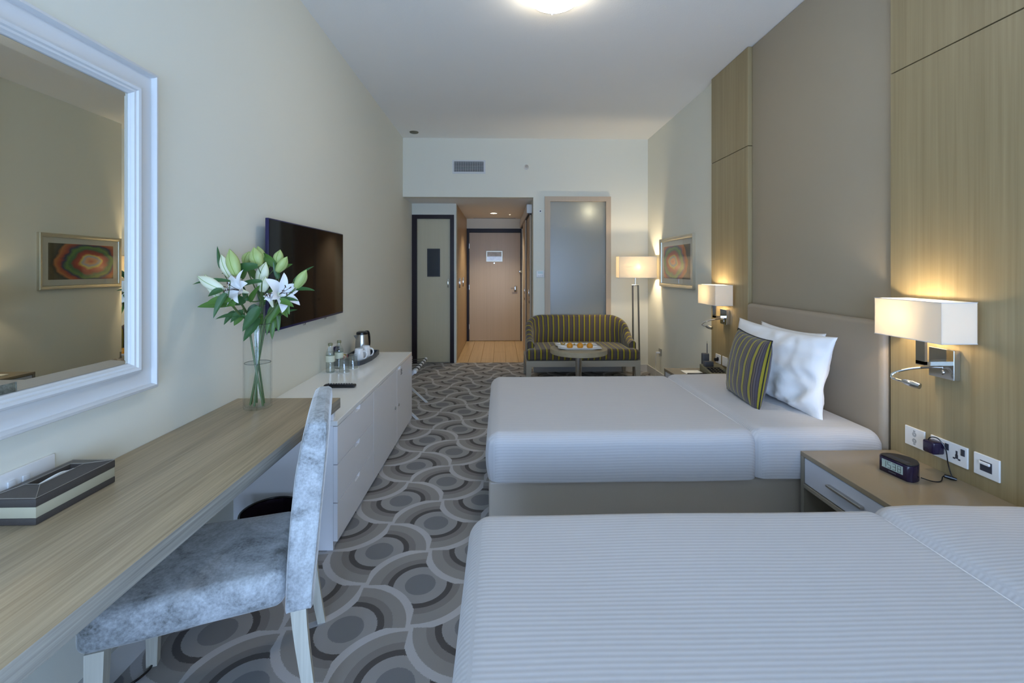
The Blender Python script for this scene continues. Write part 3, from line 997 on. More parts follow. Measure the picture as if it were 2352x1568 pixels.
plain('coaster_white', lin(220, 222, 220), 0.3)
plain('bottle_label', lin(206, 210, 190), 0.5)
def coaster(x, y, label):
    bm = B(); lathe(bm, [(0, 0), (0.045, 0), (0.046, 0.001), (0.046, 0.0025), (0.044, 0.003), (0, 0.003)], 32)
    o = solo('coaster', bm, 'coaster_white', label, 'coaster', 'coasters on the credenza')
    o.location = (x, y, HC + 0.0003)
def bottle(x, y, z0, label):
    t = thing('water_bottle', label, 'bottle', (x, y, z0), group='water bottles on the credenza')
    prof = [(0.0, 0.0), (0.027, 0.0), (0.031, 0.006)]
    for k in range(6):
        z = 0.012 + k * 0.010
        prof += [(0.0315, z), (0.0300, z + 0.005)]
    prof += [(0.0315, 0.076), (0.0310, 0.124), (0.0315, 0.128), (0.030, 0.142), (0.024, 0.162), (0.015, 0.178), (0.0125, 0.184), (0.0125, 0.196)]
    bm = B(); lathe(bm, prof, 28, x, y, z0); obj('bottle_body', bm, 'bottle_pet', t)
    bm = B(); lathe(bm, [(0.0, 0.005), (0.0285, 0.005), (0.0285, 0.150), (0.0, 0.150)], 24, x, y, z0); obj('water', bm, 'water', t)
    bm = B(); lathe(bm, [(0.0319, 0.078), (0.0322, 0.080), (0.0322, 0.121), (0.0319, 0.123)], 28, x, y, z0)
    obj('paper_label', bm, 'bottle_label', t)
    bm = B(); lathe(bm, [(0.0, 0.212), (0.0145, 0.212), (0.0160, 0.209), (0.0160, 0.194), (0.0145, 0.193)], 24, x, y, z0); obj('cap', bm, 'bottle_cap', t)
def tumbler(x, y, z0, label):
    t = thing('drinking_glass', label, 'glass', (x, y, z0), group='upturned glasses on the credenza')
    bm = B(); lathe(bm, [(0.036, 0.0), (0.0345, 0.0), (0.0300, 0.086), (0.0, 0.088), (0.0, 0.100), (0.029, 0.100), (0.0325, 0.094), (0.036, 0.0)], 28, x, y, z0); obj('glass_body', bm, 'tumbler_glass', t)
    bm = B(); lathe(bm, [(0.0, 0.1005), (0.030, 0.1005), (0.031, 0.102), (0.030, 0.1045), (0.0, 0.1045)], 24, x, y, z0); obj('paper_cover', bm, 'tumbler_glass', t)
coaster(-1.246, 3.362, 'pale round coaster under the nearer water bottle')
bottle(-1.246, 3.362, HC + 0.0036, 'clear plastic water bottle nearer the camera on the credenza')
coaster(-1.228, 3.490, 'pale round coaster under the farther water bottle')
bottle(-1.228, 3.490, HC + 0.0036, 'clear plastic water bottle farther back beside the wall plug')
coaster(-1.146, 3.362, 'pale round coaster under the nearer upturned glass')
tumbler(-1.146, 3.362, HC + 0.0036, 'upturned drinking glass beside the nearer water bottle')
coaster(-1.128, 3.500, 'pale round coaster under the glass next to the tray')
tumbler(-1.128, 3.500, HC + 0.0036, 'upturned drinking glass right in front of the grey tray')

# tray with bowed front
poly = [(-1.30, 3.585), (-1.13, 3.585), (-1.105, 3.595), (-1.085, 3.66), (-1.068, 3.80), (-1.070, 3.95), (-1.085, 4.09), (-1.095, 4.105), (-1.30, 4.105)]
t = thing('serving_tray', 'dark grey serving tray with kettle and mugs at the end of the credenza', 'tray', (-1.19, 3.85, HC))
bm = B(); prism(bm, poly, HC + 0.0005, HC + 0.012); obj('tray_base', bm, 'tray_grey', t, smooth=False)
cxm, cym = -1.19, 3.85
inner = [(cxm + (a - cxm) * 0.90, cym + (b - cym) * 0.955) for a, b in poly]
bm = B()
lo = [bm.verts.new((a, b, HC + 0.012)) for a, b in poly]; hi = [bm.verts.new((a, b, HC + 0.036)) for a, b in poly]
hi2 = [bm.verts.new((a, b, HC + 0.036)) for a, b in inner]; lo2 = [bm.verts.new((a, b, HC + 0.012)) for a, b in inner]
n = len(poly)
for k in range(n):
    j = (k + 1) % n
    bm.faces.new((lo[k], lo[j], hi[j], hi[k])); bm.faces.new((hi[k], hi[j], hi2[j], hi2[k])); bm.faces.new((hi2[k], hi2[j], lo2[j], lo2[k]))
obj('tray_rim', bm, 'tray_grey', t, smooth=30)
ZT = HC + 0.0125
def mug(x, y, ang, label):
    t = thing('mug', label, 'mug', (x, y, ZT), group='white mugs on the tray')
    bm = B(); lathe(bm, [(0.0, 0.0), (0.034, 0.0), (0.037, 0.004), (0.0375, 0.05), (0.035, 0.085), (0.031, 0.103), (0.029, 0.105), (0.029, 0.102), (0.033, 0.085), (0.034, 0.05), (0.033, 0.006), (0.0, 0.005)], 32, x, y, ZT)
    obj('cup', bm, 'porcelain', t, smooth=50)
    ca, sa = math.cos(ang), math.sin(ang)
    pts = spline([(0.032, 0.085), (0.058, 0.080), (0.066, 0.055), (0.054, 0.030), (0.034, 0.022)], 5)
    bm = B(); tube(bm, [(x + p.x * ca, y + p.x * sa, ZT + p.y) for p in pts], 0.0055, 8)
    obj('handle', bm, 'porcelain', t)
mug(-1.142, 3.700, R(-8), 'white mug nearer the camera on the grey tray')
mug(-1.128, 3.835, R(-8), 'white mug farther back on the tray in front of the kettle')
t = thing('kettle', 'stainless steel electric kettle with black lid standing on the tray', 'kettle', (-1.205, 3.985, ZT))
x, y = -1.205, 3.985
bm = B(); lathe(bm, [(0.0, 0.0), (0.062, 0.0), (0.064, 0.006), (0.064, 0.016), (0.0, 0.017)], 32, x, y, ZT); obj('power_base', bm, 'black_plastic', t)
bm = B(); lathe(bm, [(0.0, 0.018), (0.060, 0.018), (0.061, 0.03), (0.056, 0.10), (0.050, 0.165), (0.047, 0.180), (0.0, 0.181)], 36, x, y, ZT); obj('body', bm, 'brushed_steel', t)
bm = B(); lathe(bm, [(0.0475, 0.180), (0.049, 0.188), (0.045, 0.200), (0.030, 0.205), (0.0, 0.206)], 32, x, y, ZT); obj('lid', bm, 'black_plastic', t)
bm = B(); tube(bm, spline([(x + 0.020, y + 0.034, ZT + 0.197), (x + 0.036, y + 0.058, ZT + 0.192), (x + 0.042, y + 0.068, ZT + 0.15), (x + 0.043, y + 0.070, ZT + 0.09), (x + 0.036, y + 0.058, ZT + 0.04)], 6), 0.010, 10); obj('handle', bm, 'black_plastic', t)
bm = B(); loft(bm, [[(x - 0.044, y - 0.030, ZT + 0.178), (x - 0.020, y - 0.048, ZT + 0.178), (x - 0.055, y - 0.057, ZT + 0.176)], [(x - 0.046, y - 0.030, ZT + 0.145), (x - 0.022, y - 0.050, ZT + 0.145), (x - 0.036, y - 0.046, ZT + 0.145)]]); obj('spout', bm, 'brushed_steel', t, smooth=False)
# sachets in a holder
t = thing('sachet_holder', 'small holder of tea and sugar sachets on the tray by the wall', 'sachets', (-1.262, 3.665, ZT))
bm = B(); box(bm, -1.287, -1.225, 3.615, 3.620, ZT, ZT + 0.035); box(bm, -1.287, -1.225, 3.720, 3.725, ZT, ZT + 0.035); box(bm, -1.287, -1.282, 3.62, 3.72, ZT, ZT + 0.035); box(bm, -1.230, -1.225, 3.62, 3.72, ZT, ZT + 0.035); box(bm, -1.287, -1.225, 3.615, 3.725, ZT - 0.0, ZT + 0.003)
obj('holder', bm, 'tray_grey', t, smooth=False)
cols = [lin(190, 60, 50), lin(230, 226, 214), lin(206, 170, 80), lin(230, 226, 214), lin(120, 90, 60), lin(226, 220, 206), lin(200, 70, 60)]
for k, c in enumerate(cols):
    nm = 'sachet_paper_%d' % k
    obj('sachet', bbox(-1.276, -1.236, 3.628 + k * 0.0125, 3.6345 + k * 0.0125, ZT + 0.0035, ZT + 0.055 + 0.006 * (k % 3), 0.0008, 1), plain(nm, c, 0.6), t)

# wall plug above the credenza
t = thing('wall_socket', 'white wall socket above the credenza behind the bottles', 'socket', (XL, 3.60, 0.72))
obj('plate', bbox(XL, XL + 0.008, 3.53, 3.68, 0.715, 0.80, 0.002), 'white_plastic', t)
t = thing('mains_plug', 'dark purple mains plug with cord in the wall socket above the credenza', 'plug', (XL + 0.03, 3.635, 0.76))
obj('body', bbox(XL + 0.0085, XL + 0.045, 3.612, 3.660, 0.742, 0.790, 0.008, 3), 'purple_black', t)
bm = B(); tube(bm, spline([(XL + 0.03, 3.636, 0.745), (XL + 0.03, 3.640, 0.70), (XL + 0.022, 3.66, 0.672), (XL + 0.016, 3.75, 0.660), (XL + 0.010, 3.95, 0.650)], 6), 0.0035, 7); obj('cord', bm, 'black_plastic', t)

# ---- folding luggage rack beyond the credenza
t = thing('luggage_rack', 'white folding luggage rack with black straps beyond the credenza', 'luggage rack', (-1.03, 4.5, 0))
ZR = 0.455
for x in (-1.262, -0.788):
    bm = B(); tube(bm, [(x, 4.205, ZR), (x, 4.82, ZR)], 0.0165, 14); obj('rail', bm, 'white_frame', t)
for y in (4.245, 4.780):
    for (xa, xb, dy) in ((-0.788, -1.275, 0.0), (-1.262, -0.775, 0.022)):
        bm = B()
        wv = 0.014
        loft(bm, [[(xa - wv, y + dy - 0.009, ZR), (xa + wv, y + dy - 0.009, ZR), (xa + wv, y + dy + 0.009, ZR), (xa - wv, y + dy + 0.009, ZR)],
                  [(xb - wv, y + dy - 0.009, 0.001), (xb + wv, y + dy - 0.009, 0.001), (xb + wv, y + dy + 0.009, 0.001), (xb - wv, y + dy + 0.009, 0.001)]])
        obj('leg', bm, 'white_frame', t, smooth=False)
for k in range(5):
    y = 4.300 + k * 0.108
    bm = B()
    pts = [(-1.262, ZR + 0.018), (-1.15, ZR + 0.008), (-1.025, ZR + 0.003), (-0.90, ZR + 0.008), (-0.788, ZR + 0.018), (-0.772, ZR + 0.011), (-0.768, ZR - 0.006)]
    lo = [[(a, y - 0.014, b), (a, y + 0.014, b), (a, y + 0.014, b + 0.002), (a, y - 0.014, b + 0.002)] for a, b in pts]
    loft(bm, lo); obj('strap', bm, 'strap_black', t, smooth=False)

# ---- waste bin
t = thing('waste_bin', 'round dark waste bin on the carpet under the desk', 'bin', (-1.06, 2.125, 0))
bm = B(); lathe(bm, [(0.0, 0.001), (0.105, 0.001), (0.128, 0.285), (0.124, 0.285), (0.102, 0.006), (0.0, 0.005)], 40, -1.06, 2.125, 0); obj('bucket', bm, 'rim_dark', t)
bm = B(); tube(bm, [(-1.06 + 0.127 * math.cos(a), 2.125 + 0.127 * math.sin(a), 0.287) for a in [2 * math.pi * k / 40 for k in range(41)]], 0.005, 8, False); obj('rim', bm, 'black_plastic', t)
bm = B()
rings = []
for (r, z) in ((0.1225, 0.284), (0.116, 0.20), (0.106, 0.10), (0.098, 0.03)):
    rings.append([(-1.06 + (r + 0.003 * math.sin(k * 2.3) - 0.003) * math.cos(2 * math.pi * k / 36), 2.125 + (r + 0.003 * math.sin(k * 2.3) - 0.003) * math.sin(2 * math.pi * k / 36), z) for k in range(36)])
loft(bm, rings, False); obj('liner', bm, plain('liner_plastic', lin(44, 34, 48), 0.25, bump=(30, 0.4, 0.01)), t)

# ---- cable on the carpet by the wall
bm = B(); tube(bm, spline([(XL + 0.02, 1.50, 0.20), (-1.285, 1.52, 0.04), (-1.262, 1.545, 0.006), (-1.235, 1.575, 0.006), (-1.225, 1.62, 0.006), (-1.24, 1.66, 0.006)], 8), 0.004, 7)
solo('floor_cable', bm, 'black_plastic', 'thin black cable on the carpet below the desk', 'cable', base=(XL + 0.05, 1.55, 0.0))

# ---- upholstered dining chair at the desk
CH = thing('desk_chair', 'silver crushed velvet chair with limed legs pulled up to the desk', 'chair', (-0.919, 1.535, 0), R(198.6), world=False)
prof = [(0.352, -0.205, -0.285), (0.42, -0.207, -0.288), (0.50, -0.210, -0.296), (0.63, -0.219, -0.308), (0.76, -0.232, -0.320), (0.86, -0.249, -0.328), (0.915, -0.261, -0.331), (0.940, -0.270, -0.328), (0.955, -0.290, -0.312)]
def back_xz(z):
    for (a, b) in zip(prof[:-1], prof[1:]):
        if z <= b[0]:
            u = (z - a[0]) / (b[0] - a[0])
            return (a[1] + (b[1] - a[1]) * u, a[2] + (b[2] - a[2]) * u)
    return prof[-1][1:]
def back_def(q):
    u = (q.x + 0.5)                       # 0 rear .. 1 front (unit slab)
    z = 0.352 + (q.z) * 0.599
    xi, xo = back_xz(z)
    edge = 1 - max(0.0, (abs(q.y) - 0.19) / 0.035) ** 2 * 0.18
    xm = (xi + xo) / 2
    zz = z - 0.020 * (abs(q.y) / 0.225) ** 3 * max(0, (z - 0.85) / 0.1)
    return (xm + (xo + (xi - xo) * u - xm) * edge, q.y + 0.002 * noise.noise(q * 9), zz)
class _V: pass
bm = rbox((-0.5, -0.225, 0.0), (0.5, 0.225, 1.0), 0.0249, 0.05, 3, True, None)
for vtx in bm.verts:
    c = vtx.co
    # soften the long slab edges in depth as well
    vtx.co = Vector(back_def(c))
obj('backrest', bm, 'crushed_velvet', CH, smooth=60)
bm = B()
for s in (-1, 1):
    pts = []
    for k in range(19):
        z = 0.36 + (0.925 - 0.36) * k / 18
        xi, xo = back_xz(z)
        pts.append((xi - 0.008, s * 0.222, z))
    tube(bm, pts, 0.0028, 6)
    pts = []
    for k in range(19):
        z = 0.36 + (0.925 - 0.36) * k / 18
        xi, xo = back_xz(z)
        pts.append((xo + 0.008, s * 0.222, z))
    tube(bm, pts, 0.0028, 6)
obj('piping', bm, 'crushed_velvet', CH)
def seat_def(q):
    u = (q.x + 0.205) / 0.505
    w = 0.90 + 0.12 * u
    top = max(0.0, (q.z - 0.42) / 0.055)
    dome = 0.012 * top * (1 - (q.y / 0.22) ** 2)
    zz = q.z + dome - 0.004 * top * u
    return (q.x, q.y * w, zz + 0.0025 * noise.noise(q * 7))
obj('seat', rbox((-0.205, -0.222, 0.362), (0.300, 0.222, 0.472), 0.032, 0.04, 4, True, seat_def), 'crushed_velvet', CH, smooth='all')
def leg(xt, yt, xb, yb, zt, w0, w1):
    bm = B(); secs = []
    for k in range(7):
        u = k / 6
        x = xt + (xb - xt) * u ** 1.3; y = yt + (yb - yt) * u; z = zt * (1 - u) + 0.001
        w = w0 + (w1 - w0) * u
        secs.append([(x - w, y - w, z), (x + w, y - w, z), (x + w, y + w, z), (x - w, y + w, z)])
    loft(bm, list(reversed(secs)))
    obj('leg', bm, 'limed_wood', CH, smooth=30)
for s in (-1, 1):
    leg(-0.243, s * 0.195, -0.290, s * 0.212, 0.365, 0.022, 0.014)
    leg(0.255, s * 0.195, 0.262, s * 0.205, 0.368, 0.022, 0.016)

# ================================================================== beds
def make_bed(y0, name_label, fold_x, seed, hump=0.0, foot=0.0):
    """bed with its foot towards the room; y0 near side, width 1.265"""
    y1 = y0 + 1.265
    t = thing('twin_bed', name_label, 'bed', (0.95, (y0 + y1) / 2, 0))
    obj('bed_base', rbox((-0.060, y0 + 0.030, 0.055), (1.925, y1 - 0.030, 0.338), 0.016, 0.4, 3), 'bed_base_leather', t, smooth='all')
    for (x, y) in ((0.05, y0 + 0.12), (0.05, y1 - 0.12), (1.8, y0 + 0.12), (1.8, y1 - 0.12)):
        bm = B(); tube(bm, [(x, y, 0.001), (x, y, 0.06)], 0.025, 12); obj('foot', bm, 'black_plastic', t)
    def wob(q, off=0.0):
        n = noise.noise(Vector((q.x * 2.2 + seed, q.y * 2.2, q.z * 3)))
        side = max(0.0, 0.52 - q.z) / 0.2
        x, y, z = q.x, q.y, q.z
        bul = 0.016 * math.sin(math.pi * min(1, max(0, (q.z - 0.34) / 0.24)))
        if y < y0 + 0.02: y -= bul * 0.5
        if y > y1 - 0.02: y += bul * 0.5
        if x < -0.04: x -= bul
        if z > 0.5:
            z += 0.004 * n
            z -= 0.024 * max(0, (x - 1.70) / 0.25) ** 2
        if z < 0.40:
            z += 0.010 * noise.noise(Vector((q.x * 1.7 + seed, q.y * 1.7, 4.0))) * (0.40 - q.z) / 0.06
        return (x, y, z)
    obj('mattress', rbox((-0.040, y0 + 0.018, 0.340), (1.925, y1 - 0.018, 0.566), 0.055, 0.3, 4), 'pillow_cotton', t, smooth='all')
    obj('bedspread', rbox((-0.062 - foot, y0, 0.345), (1.30, y1, 0.582), 0.062, 0.055, 5, False, wob), 'bed_linen', t, smooth='all')
    def wob2(q):
        x, y, z = wob(q)
        if z > 0.45:
            u = max(0.0, (x - fold_x) / 0.6)
            z += hump * math.sin(min(1.0, u * 1.6) * math.pi) ** 2 * (0.6 + 0.4 * noise.noise(Vector((x * 4, y * 2.3, seed))))
        wv = 0.0035 * math.sin(x * 38 + seed) * max(0, min(1, (x - 1.40) / 0.15)) * (1 if z < 0.55 else 0.3)
        if y < y0 + 0.05: y -= wv
        return (x, y, z)
    obj('turned_down_sheet', rbox((fold_x, y0 - 0.007, 0.352), (1.948, y1 + 0.007, 0.592), 0.064, 0.045, 5, False, wob2), 'bed_linen', t, smooth='all')
    return t
make_bed(2.250, 'far twin bed with white striped linen, pillows and striped cushion', 1.272, 1.7)
make_bed(0.290, 'near twin bed with white striped linen filling the foreground', 1.272, 6.1, 0.010, 0.03)

def headboard(y0, y1, label):
    t = thing('headboard', label, 'headboard', (XR - 0.05, (y0 + y1) / 2, 0), group='taupe headboards')
    obj('padded_board', rbox((1.950, y0, 0.02), (XR - 0.0145, y1, 1.133), 0.030, 0.3, 5), 'leatherette', t, smooth='all')
    obj('floor_rail', box(B(), 1.96, 1.99, y0 + 0.02, y1 - 0.02, 0.0, 0.02), 'satin_black', t, smooth=False)
headboard(2.270, 3.560, 'taupe padded headboard behind the far bed pillows')
headboard(0.300, 1.592, 'taupe padded headboard of the near bed')

def pillow_mesh(w, h, thick, seed, wrinkle=0.012, n=26, pinch=0.10, uvscale=None):
    """cushion standing in the local XZ plane: width along x, height along z, thickness along y"""
    bm = B()
    uvl = bm.loops.layers.uv.new('UVMap')
    grid = {}
    for side in (0, 1):
        for i in range(n + 1):
            for j in range(n + 1):
                edge = i in (0, n) or j in (0, n)
                if side and edge:
                    grid[(1, i, j)] = grid[(0, i, j)]
                    continue
                u, v = -1 + 2 * i / n, -1 + 2 * j / n
                au, av = abs(u), abs(v)
                x = u * (1 - pinch * (1 - av ** 2.2) * au ** 3)
                z = v * (1 - pinch * (1 - au ** 2.2) * av ** 3)
                th = ((1 - au ** 2.6) * (1 - av ** 2.6)) ** 0.55
                p = Vector((x * w / 2, 0, z * h / 2))
                wr = noise.noise(Vector((u * 2.3 + seed, v * 2.3, side * 5.0))) + 0.6 * noise.noise(Vector((u * 5 + seed, v * 4, side * 9.0)))
                # creases radiating from the lower edge
                cr = math.sin(math.atan2(u - 0.15, v + 1.35) * 15 + seed) * max(0, 1 - (v + 1) / 1.6)
                rg = 0.5 - abs(noise.noise(Vector((u * 3.1 + v * 0.8 + seed, v * 1.1, side * 3.0 + seed))))
                y = th * thick / 2 + wrinkle * (wr * 0.8 + 0.55 * cr + 0.9 * rg) * min(1, th * 1.6)
                p.y = y if side else -y
                grid[(side, i, j)] = bm.verts.new(p)
    for side in (0, 1):
        for i in range(n):
            for j in range(n):
                ids = [(i, j), (i + 1, j), (i + 1, j + 1), (i, j + 1)]
                if side: ids.reverse()
                f = bm.faces.new([grid[(side, a, b)] for a, b in ids])
                for lp, (a, b) in zip(f.loops, ids):
                    lp[uvl].uv = ((a / n) * w, (b / n) * h)
    return bm

def place(o, loc, right, up):
    """orient a local XZ-plane thing: local x -> right, local z -> up"""
    rx = Vector(right).normalized()
    uz = Vector(up); uz = (uz - rx * uz.dot(rx)).normalized()
    fy = uz.cross(rx).normalized()
    mat = Matrix((rx, fy, uz)).transposed().to_4x4()
    o.rotation_euler = mat.to_euler()
    o.location = loc

o = solo('pillow', pillow_mesh(0.92, 0.47, 0.16, 3.0, 0.026, 52), 'pillow_cotton', 'white pillow leaning in front, behind the striped cushion', 'pillow', smooth='all')
place(o, (1.742, 2.850, 0.808), (0.05, -1, -0.01), (0.17, 0, 1))
o = solo('pillow', pillow_mesh(0.66, 0.44, 0.11, 8.0, 0.010, 36), 'pillow_cotton', 'white pillow at the back against the taupe headboard', 'pillow', smooth='all')
place(o, (1.872, 2.93, 0.806), (0.0, -1, 0), (0.10, 0, 1))

t = thing('scatter_cushion', 'square scatter cushion with grey and lime stripes on the far bed', 'cushion', (1.53, 2.79, 0.59), world=False)
o = obj('cushion_cover', pillow_mesh(0.465, 0.425, 0.145, 5.0, 0.004, pinch=0.06), 'cushion_stripe', t, smooth='all')
bm = B()
ring = []
n = 26
for (a0_, a1_) in (((-1, -1), (1, -1)), ((1, -1), (1, 1)), ((1, 1), (-1, 1)), ((-1, 1), (-1, -1))):
    for k in range(n):
        u = a0_[0] + (a1_[0] - a0_[0]) * k / n; v = a0_[1] + (a1_[1] - a0_[1]) * k / n
        au, av = abs(u), abs(v)
        ring.append((u * (1 - 0.06 * (1 - av ** 2.2) * au ** 3) * 0.2325, 0, v * (1 - 0.06 * (1 - au ** 2.2) * av ** 3) * 0.2125))
ring.append(ring[0])
tube(bm, ring, 0.004, 6, False)
obj('piping', bm, 'satin_black', t)
place(t, (1.545, 2.81, 0.786), (-0.10, -1, -0.03), (0.17, 0, 1))

# ================================================================== bedside tables
HN = 0.495
def nightstand(y0, y1, label):
    t = thing('bedside_table', label, 'bedside table', (1.735, (y0 + y1) / 2, 0), group='bedside tables')
    x0, x1 = 1.495, XF - 0.001
    obj('top', bbox(x0, x1, y0, y1, HN - 0.022, HN, 0.0015, 1), 'night_top', t)
    obj('side_panel', bbox(x0, x1, y0, y0 + 0.022, 0.0, HN - 0.022, 0.0015, 1), 'night_edge', t)
    obj('side_panel', bbox(x0, x1, y1 - 0.022, y1, 0.0, HN - 0.022, 0.0015, 1), 'night_edge', t)
    obj('shelf_board', bbox(x0, x1, y0 + 0.022, y1 - 0.022, 0.322, 0.342, 0.0015, 1), 'night_edge', t)
    obj('bottom_board', bbox(x0, x1, y0 + 0.022, y1 - 0.022, 0.03, 0.05, 0.0015, 1), 'night_edge', t)
    obj('back_panel', box(B(), x1 - 0.012, x1 - 0.002, y0 + 0.022, y1 - 0.022, 0.05, HN - 0.022), 'night_edge', t, smooth=False)
    d = obj('drawer', bbox(x0 + 0.004, x1 - 0.03, y0 + 0.025, y1 - 0.025, 0.346, HN - 0.026, 0.0015, 1), 'night_drawer', t)
    ym = (y0 + y1) / 2 - 0.005
    obj('handle', bbox(x0 - 0.016, x0 + 0.005, ym - 0.10, ym + 0.10, 0.408, 0.420, 0.002, 1), 'brushed_steel', d)
nightstand(1.655, 2.233, 'bedside table between the beds with the alarm clock')
nightstand(3.565, 4.131, 'bedside table beyond the far bed with the telephone')

# ================================================================== wall sconces
def sconce(y, label):
    dy = y - 1.963
    t = thing('wall_sconce', label, 'wall lamp', (XF, y, 0.92), group='wall sconces')
    obj('wall_plate', bbox(XF - 0.030, XF - 0.0005, y - 0.058, y + 0.058, 0.919, 1.050, 0.002, 1), 'chrome', t)
    bm = B()
    box(bm, 1.868, 1.880, y - 0.004, y + 0.040, 0.978, 1.100)
    box(bm, 1.868, XF - 0.030, y - 0.004, y + 0.040, 0.974, 0.992)
    obj('arm', bm, 'chrome', t, smooth=False)
    bm = B(); tube(bm, [(1.874, y + 0.018, 1.095), (1.874, y + 0.018, 1.150)], 0.012, 12); obj('lamp_holder', bm, 'white_plastic', t)
    # open box shade
    x0, x1, y0, y1, z0, z1, w = 1.805, 1.957, 1.820 + dy, 2.152 + dy, 1.092, 1.262, 0.0016
    bm = B()
    box(bm, x0, x0 + w, y0, y1, z0, z1); box(bm, x1 - w, x1, y0, y1, z0, z1)
    box(bm, x0 + w, x1 - w, y0, y0 + w, z0, z1); box(bm, x0 + w, x1 - w, y1 - w, y1, z0, z1)
    sh = obj('lamp_shade', bm, 'shade_fabric', t, smooth=False)
    bm = B()
    for z in (z0, z1):
        tube(bm, [(x0, y0, z), (x1, y0, z), (x1, y1, z), (x0, y1, z), (x0, y0, z)], 0.0018, 6, False)
    obj('shade_wire', bm, 'white_frame', sh)
    bm = B(); lathe(bm, [(0.0, 1.150), (0.016, 1.156), (0.026, 1.180), (0.027, 1.200), (0.018, 1.222), (0.0, 1.230)], 18, 1.874, y + 0.018, 0)
    obj('bulb', bm, 'bulb_glow', t, smooth='all')
    lamp_light(t, 'POINT', (1.868, y + 0.060, 1.195), SCONCE_W, WARM, 0.022)
    # flexible reading light
    pts = spline([(XF - 0.030, y - 0.006, 0.966), (1.905, y + 0.02, 0.962), (1.855, y + 0.055, 0.948), (1.812, y + 0.085, 0.925), (1.800, y + 0.092, 0.908), (1.806, y + 0.080, 0.898), (1.818, y + 0.045, 0.894)], 7)
    bm = B(); tube(bm, pts, 0.0052, 8); obj('gooseneck', bm, 'chrome', t)
    bm = B(); tube(bm, [(1.816, y + 0.052, 0.896), (1.821, y + 0.036, 0.893), (1.829, y + 0.014, 0.890), (1.839, y - 0.012, 0.886)], [0.006, 0.013, 0.0150, 0.0130], 14); obj('reading_head', bm, 'chrome', t)
    bm = B(); tube(bm, [(XF - 0.030, y - 0.004, 0.946), (XF - 0.036, y - 0.004, 0.946)], [0.012, 0.010], 14); obj('switch_button', bm, 'chrome', t)
sconce(1.963, 'large nearby wall sconce with cream box shade between the beds')
sconce(3.930, 'smaller looking far wall sconce beside the framed picture')

# ================================================================== things on the near bedside table and panel
CLK = thing('alarm_clock', 'dark purple oval alarm clock showing 15:38 on the bedside table', 'clock', (1.768, 1.960, HN + 0.0004), R(-96 - 90 + 96), world=False)
# local: display faces -x ... built with the face on the local -y side
CLK.rotation_euler = (0, 0, R(-82))
def clock_poly(w, d, n=20):
    pts = [(-w / 2, -d * 0.36), (-w / 2 + 0.012, -d / 2), (w / 2 - 0.012, -d / 2), (w / 2, -d * 0.36)]
    for k in range(n + 1):
        a = math.pi * k / n
        pts.append((w / 2 * math.cos(a), -d * 0.30 + d * 0.80 * math.sin(a)))
    return pts
bm = B(); prism(bm, clock_poly(0.145, 0.100), 0.0, 0.066); bev(bm, 0.0015, 1)
obj('case', bm, 'purple_black', CLK)
bm = B(); prism(bm, [(a * 0.94, b * 0.94 + 0.002) for a, b in clock_poly(0.145, 0.100)], 0.066, 0.071); bev(bm, 0.001, 1)
obj('top_panel', bm, 'satin_black', CLK)
for k in range(3):
    obj('snooze_bar', bbox(-0.045, 0.045, -0.034 + k * 0.009, -0.031 + k * 0.009, 0.071, 0.0725, 0.0005, 1), 'grey_plastic', CLK)
disp = obj('display', box(B(), -0.048, 0.044, -0.0512, -0.0499, 0.022, 0.057), 'lcd', CLK, smooth=False)
SEG = {'a': (0, 1, 1, 1), 'b': (1, .5, 1, 1), 'c': (1, 0, 1, .5), 'd': (0, 0, 1, 0), 'e': (0, 0, 0, .5), 'f': (0, .5, 0, 1), 'g': (0, .5, 1, .5)}
DIG = {'1': 'bc', '5': 'afgcd', '3': 'abgcd', '8': 'abcdefg'}
bm = B()
for ch, x0 in zip('1538', (-0.043, -0.021, 0.001, 0.023)):
    for s in DIG[ch]:
        xa, za, xb, zb = SEG[s]
        w, h, z0, th = 0.013, 0.026, 0.027, 0.0008
        box(bm, x0 + xa * w - th, x0 + xb * w + th, -0.0517, -0.0512, z0 + za * h - th, z0 + zb * h + th)
obj('digits', bm, 'ink', disp, smooth=False)
obj('logo_strip', box(B(), -0.018, 0.014, -0.0508, -0.0499, 0.010, 0.014), 'grey_plastic', CLK, smooth=False)
bm = B(); tube(bm, spline([(1.800, 1.905, HN + 0.012), (1.835, 1.888, HN + 0.004), (1.870, 1.888, HN + 0.004), (1.905, 1.915, HN + 0.010), (1.918, 1.918, HN + 0.012)], 8), 0.0022, 6)
tube(bm, [(1.915, 1.918, HN + 0.013), (1.932, 1.905, HN + 0.010), (1.945, 1.893, HN + 0.008)], [0.008, 0.0085, 0.006], 10)
solo('clock_cord', bm, 'black_plastic', 'short black cord with connector behind the alarm clock', 'cable', base=(1.86, 1.9, HN))

def plate(name, label, cat, y0, y1, z0, z1, x=XF):
    t = thing(name, label, cat, (x, (y0 + y1) / 2, z0))
    obj('plate', bbox(x - 0.008, x - 0.0003, y0, y1, z0, z1, 0.0015, 1), 'white_plastic', t)
    return t
# touch switches
t = plate('light_switch', 'white square touch switch plate with two ring symbols above the bedside table', 'switch', 2.065, 2.167, 0.555, 0.644)
for (zc, up) in ((0.620, 1), (0.578, -1)):
    bm = B()
    for r in (0.0055, 0.0095):
        tube(bm, [(XF - 0.0085, 2.116 + r * math.cos(a), zc + r * math.sin(a) - up * 0.006) for a in [2 * math.pi * k / 20 for k in range(21)]], 0.0006, 4, False)
    for q in (-0.004, 0.0, 0.004):
        tube(bm, [(XF - 0.0085, 2.116 + q, zc + up * 0.006), (XF - 0.0085, 2.116 + q, zc + up * 0.013)], 0.0006, 4)
    obj('ring_symbol', bm, 'socket_grey', t)
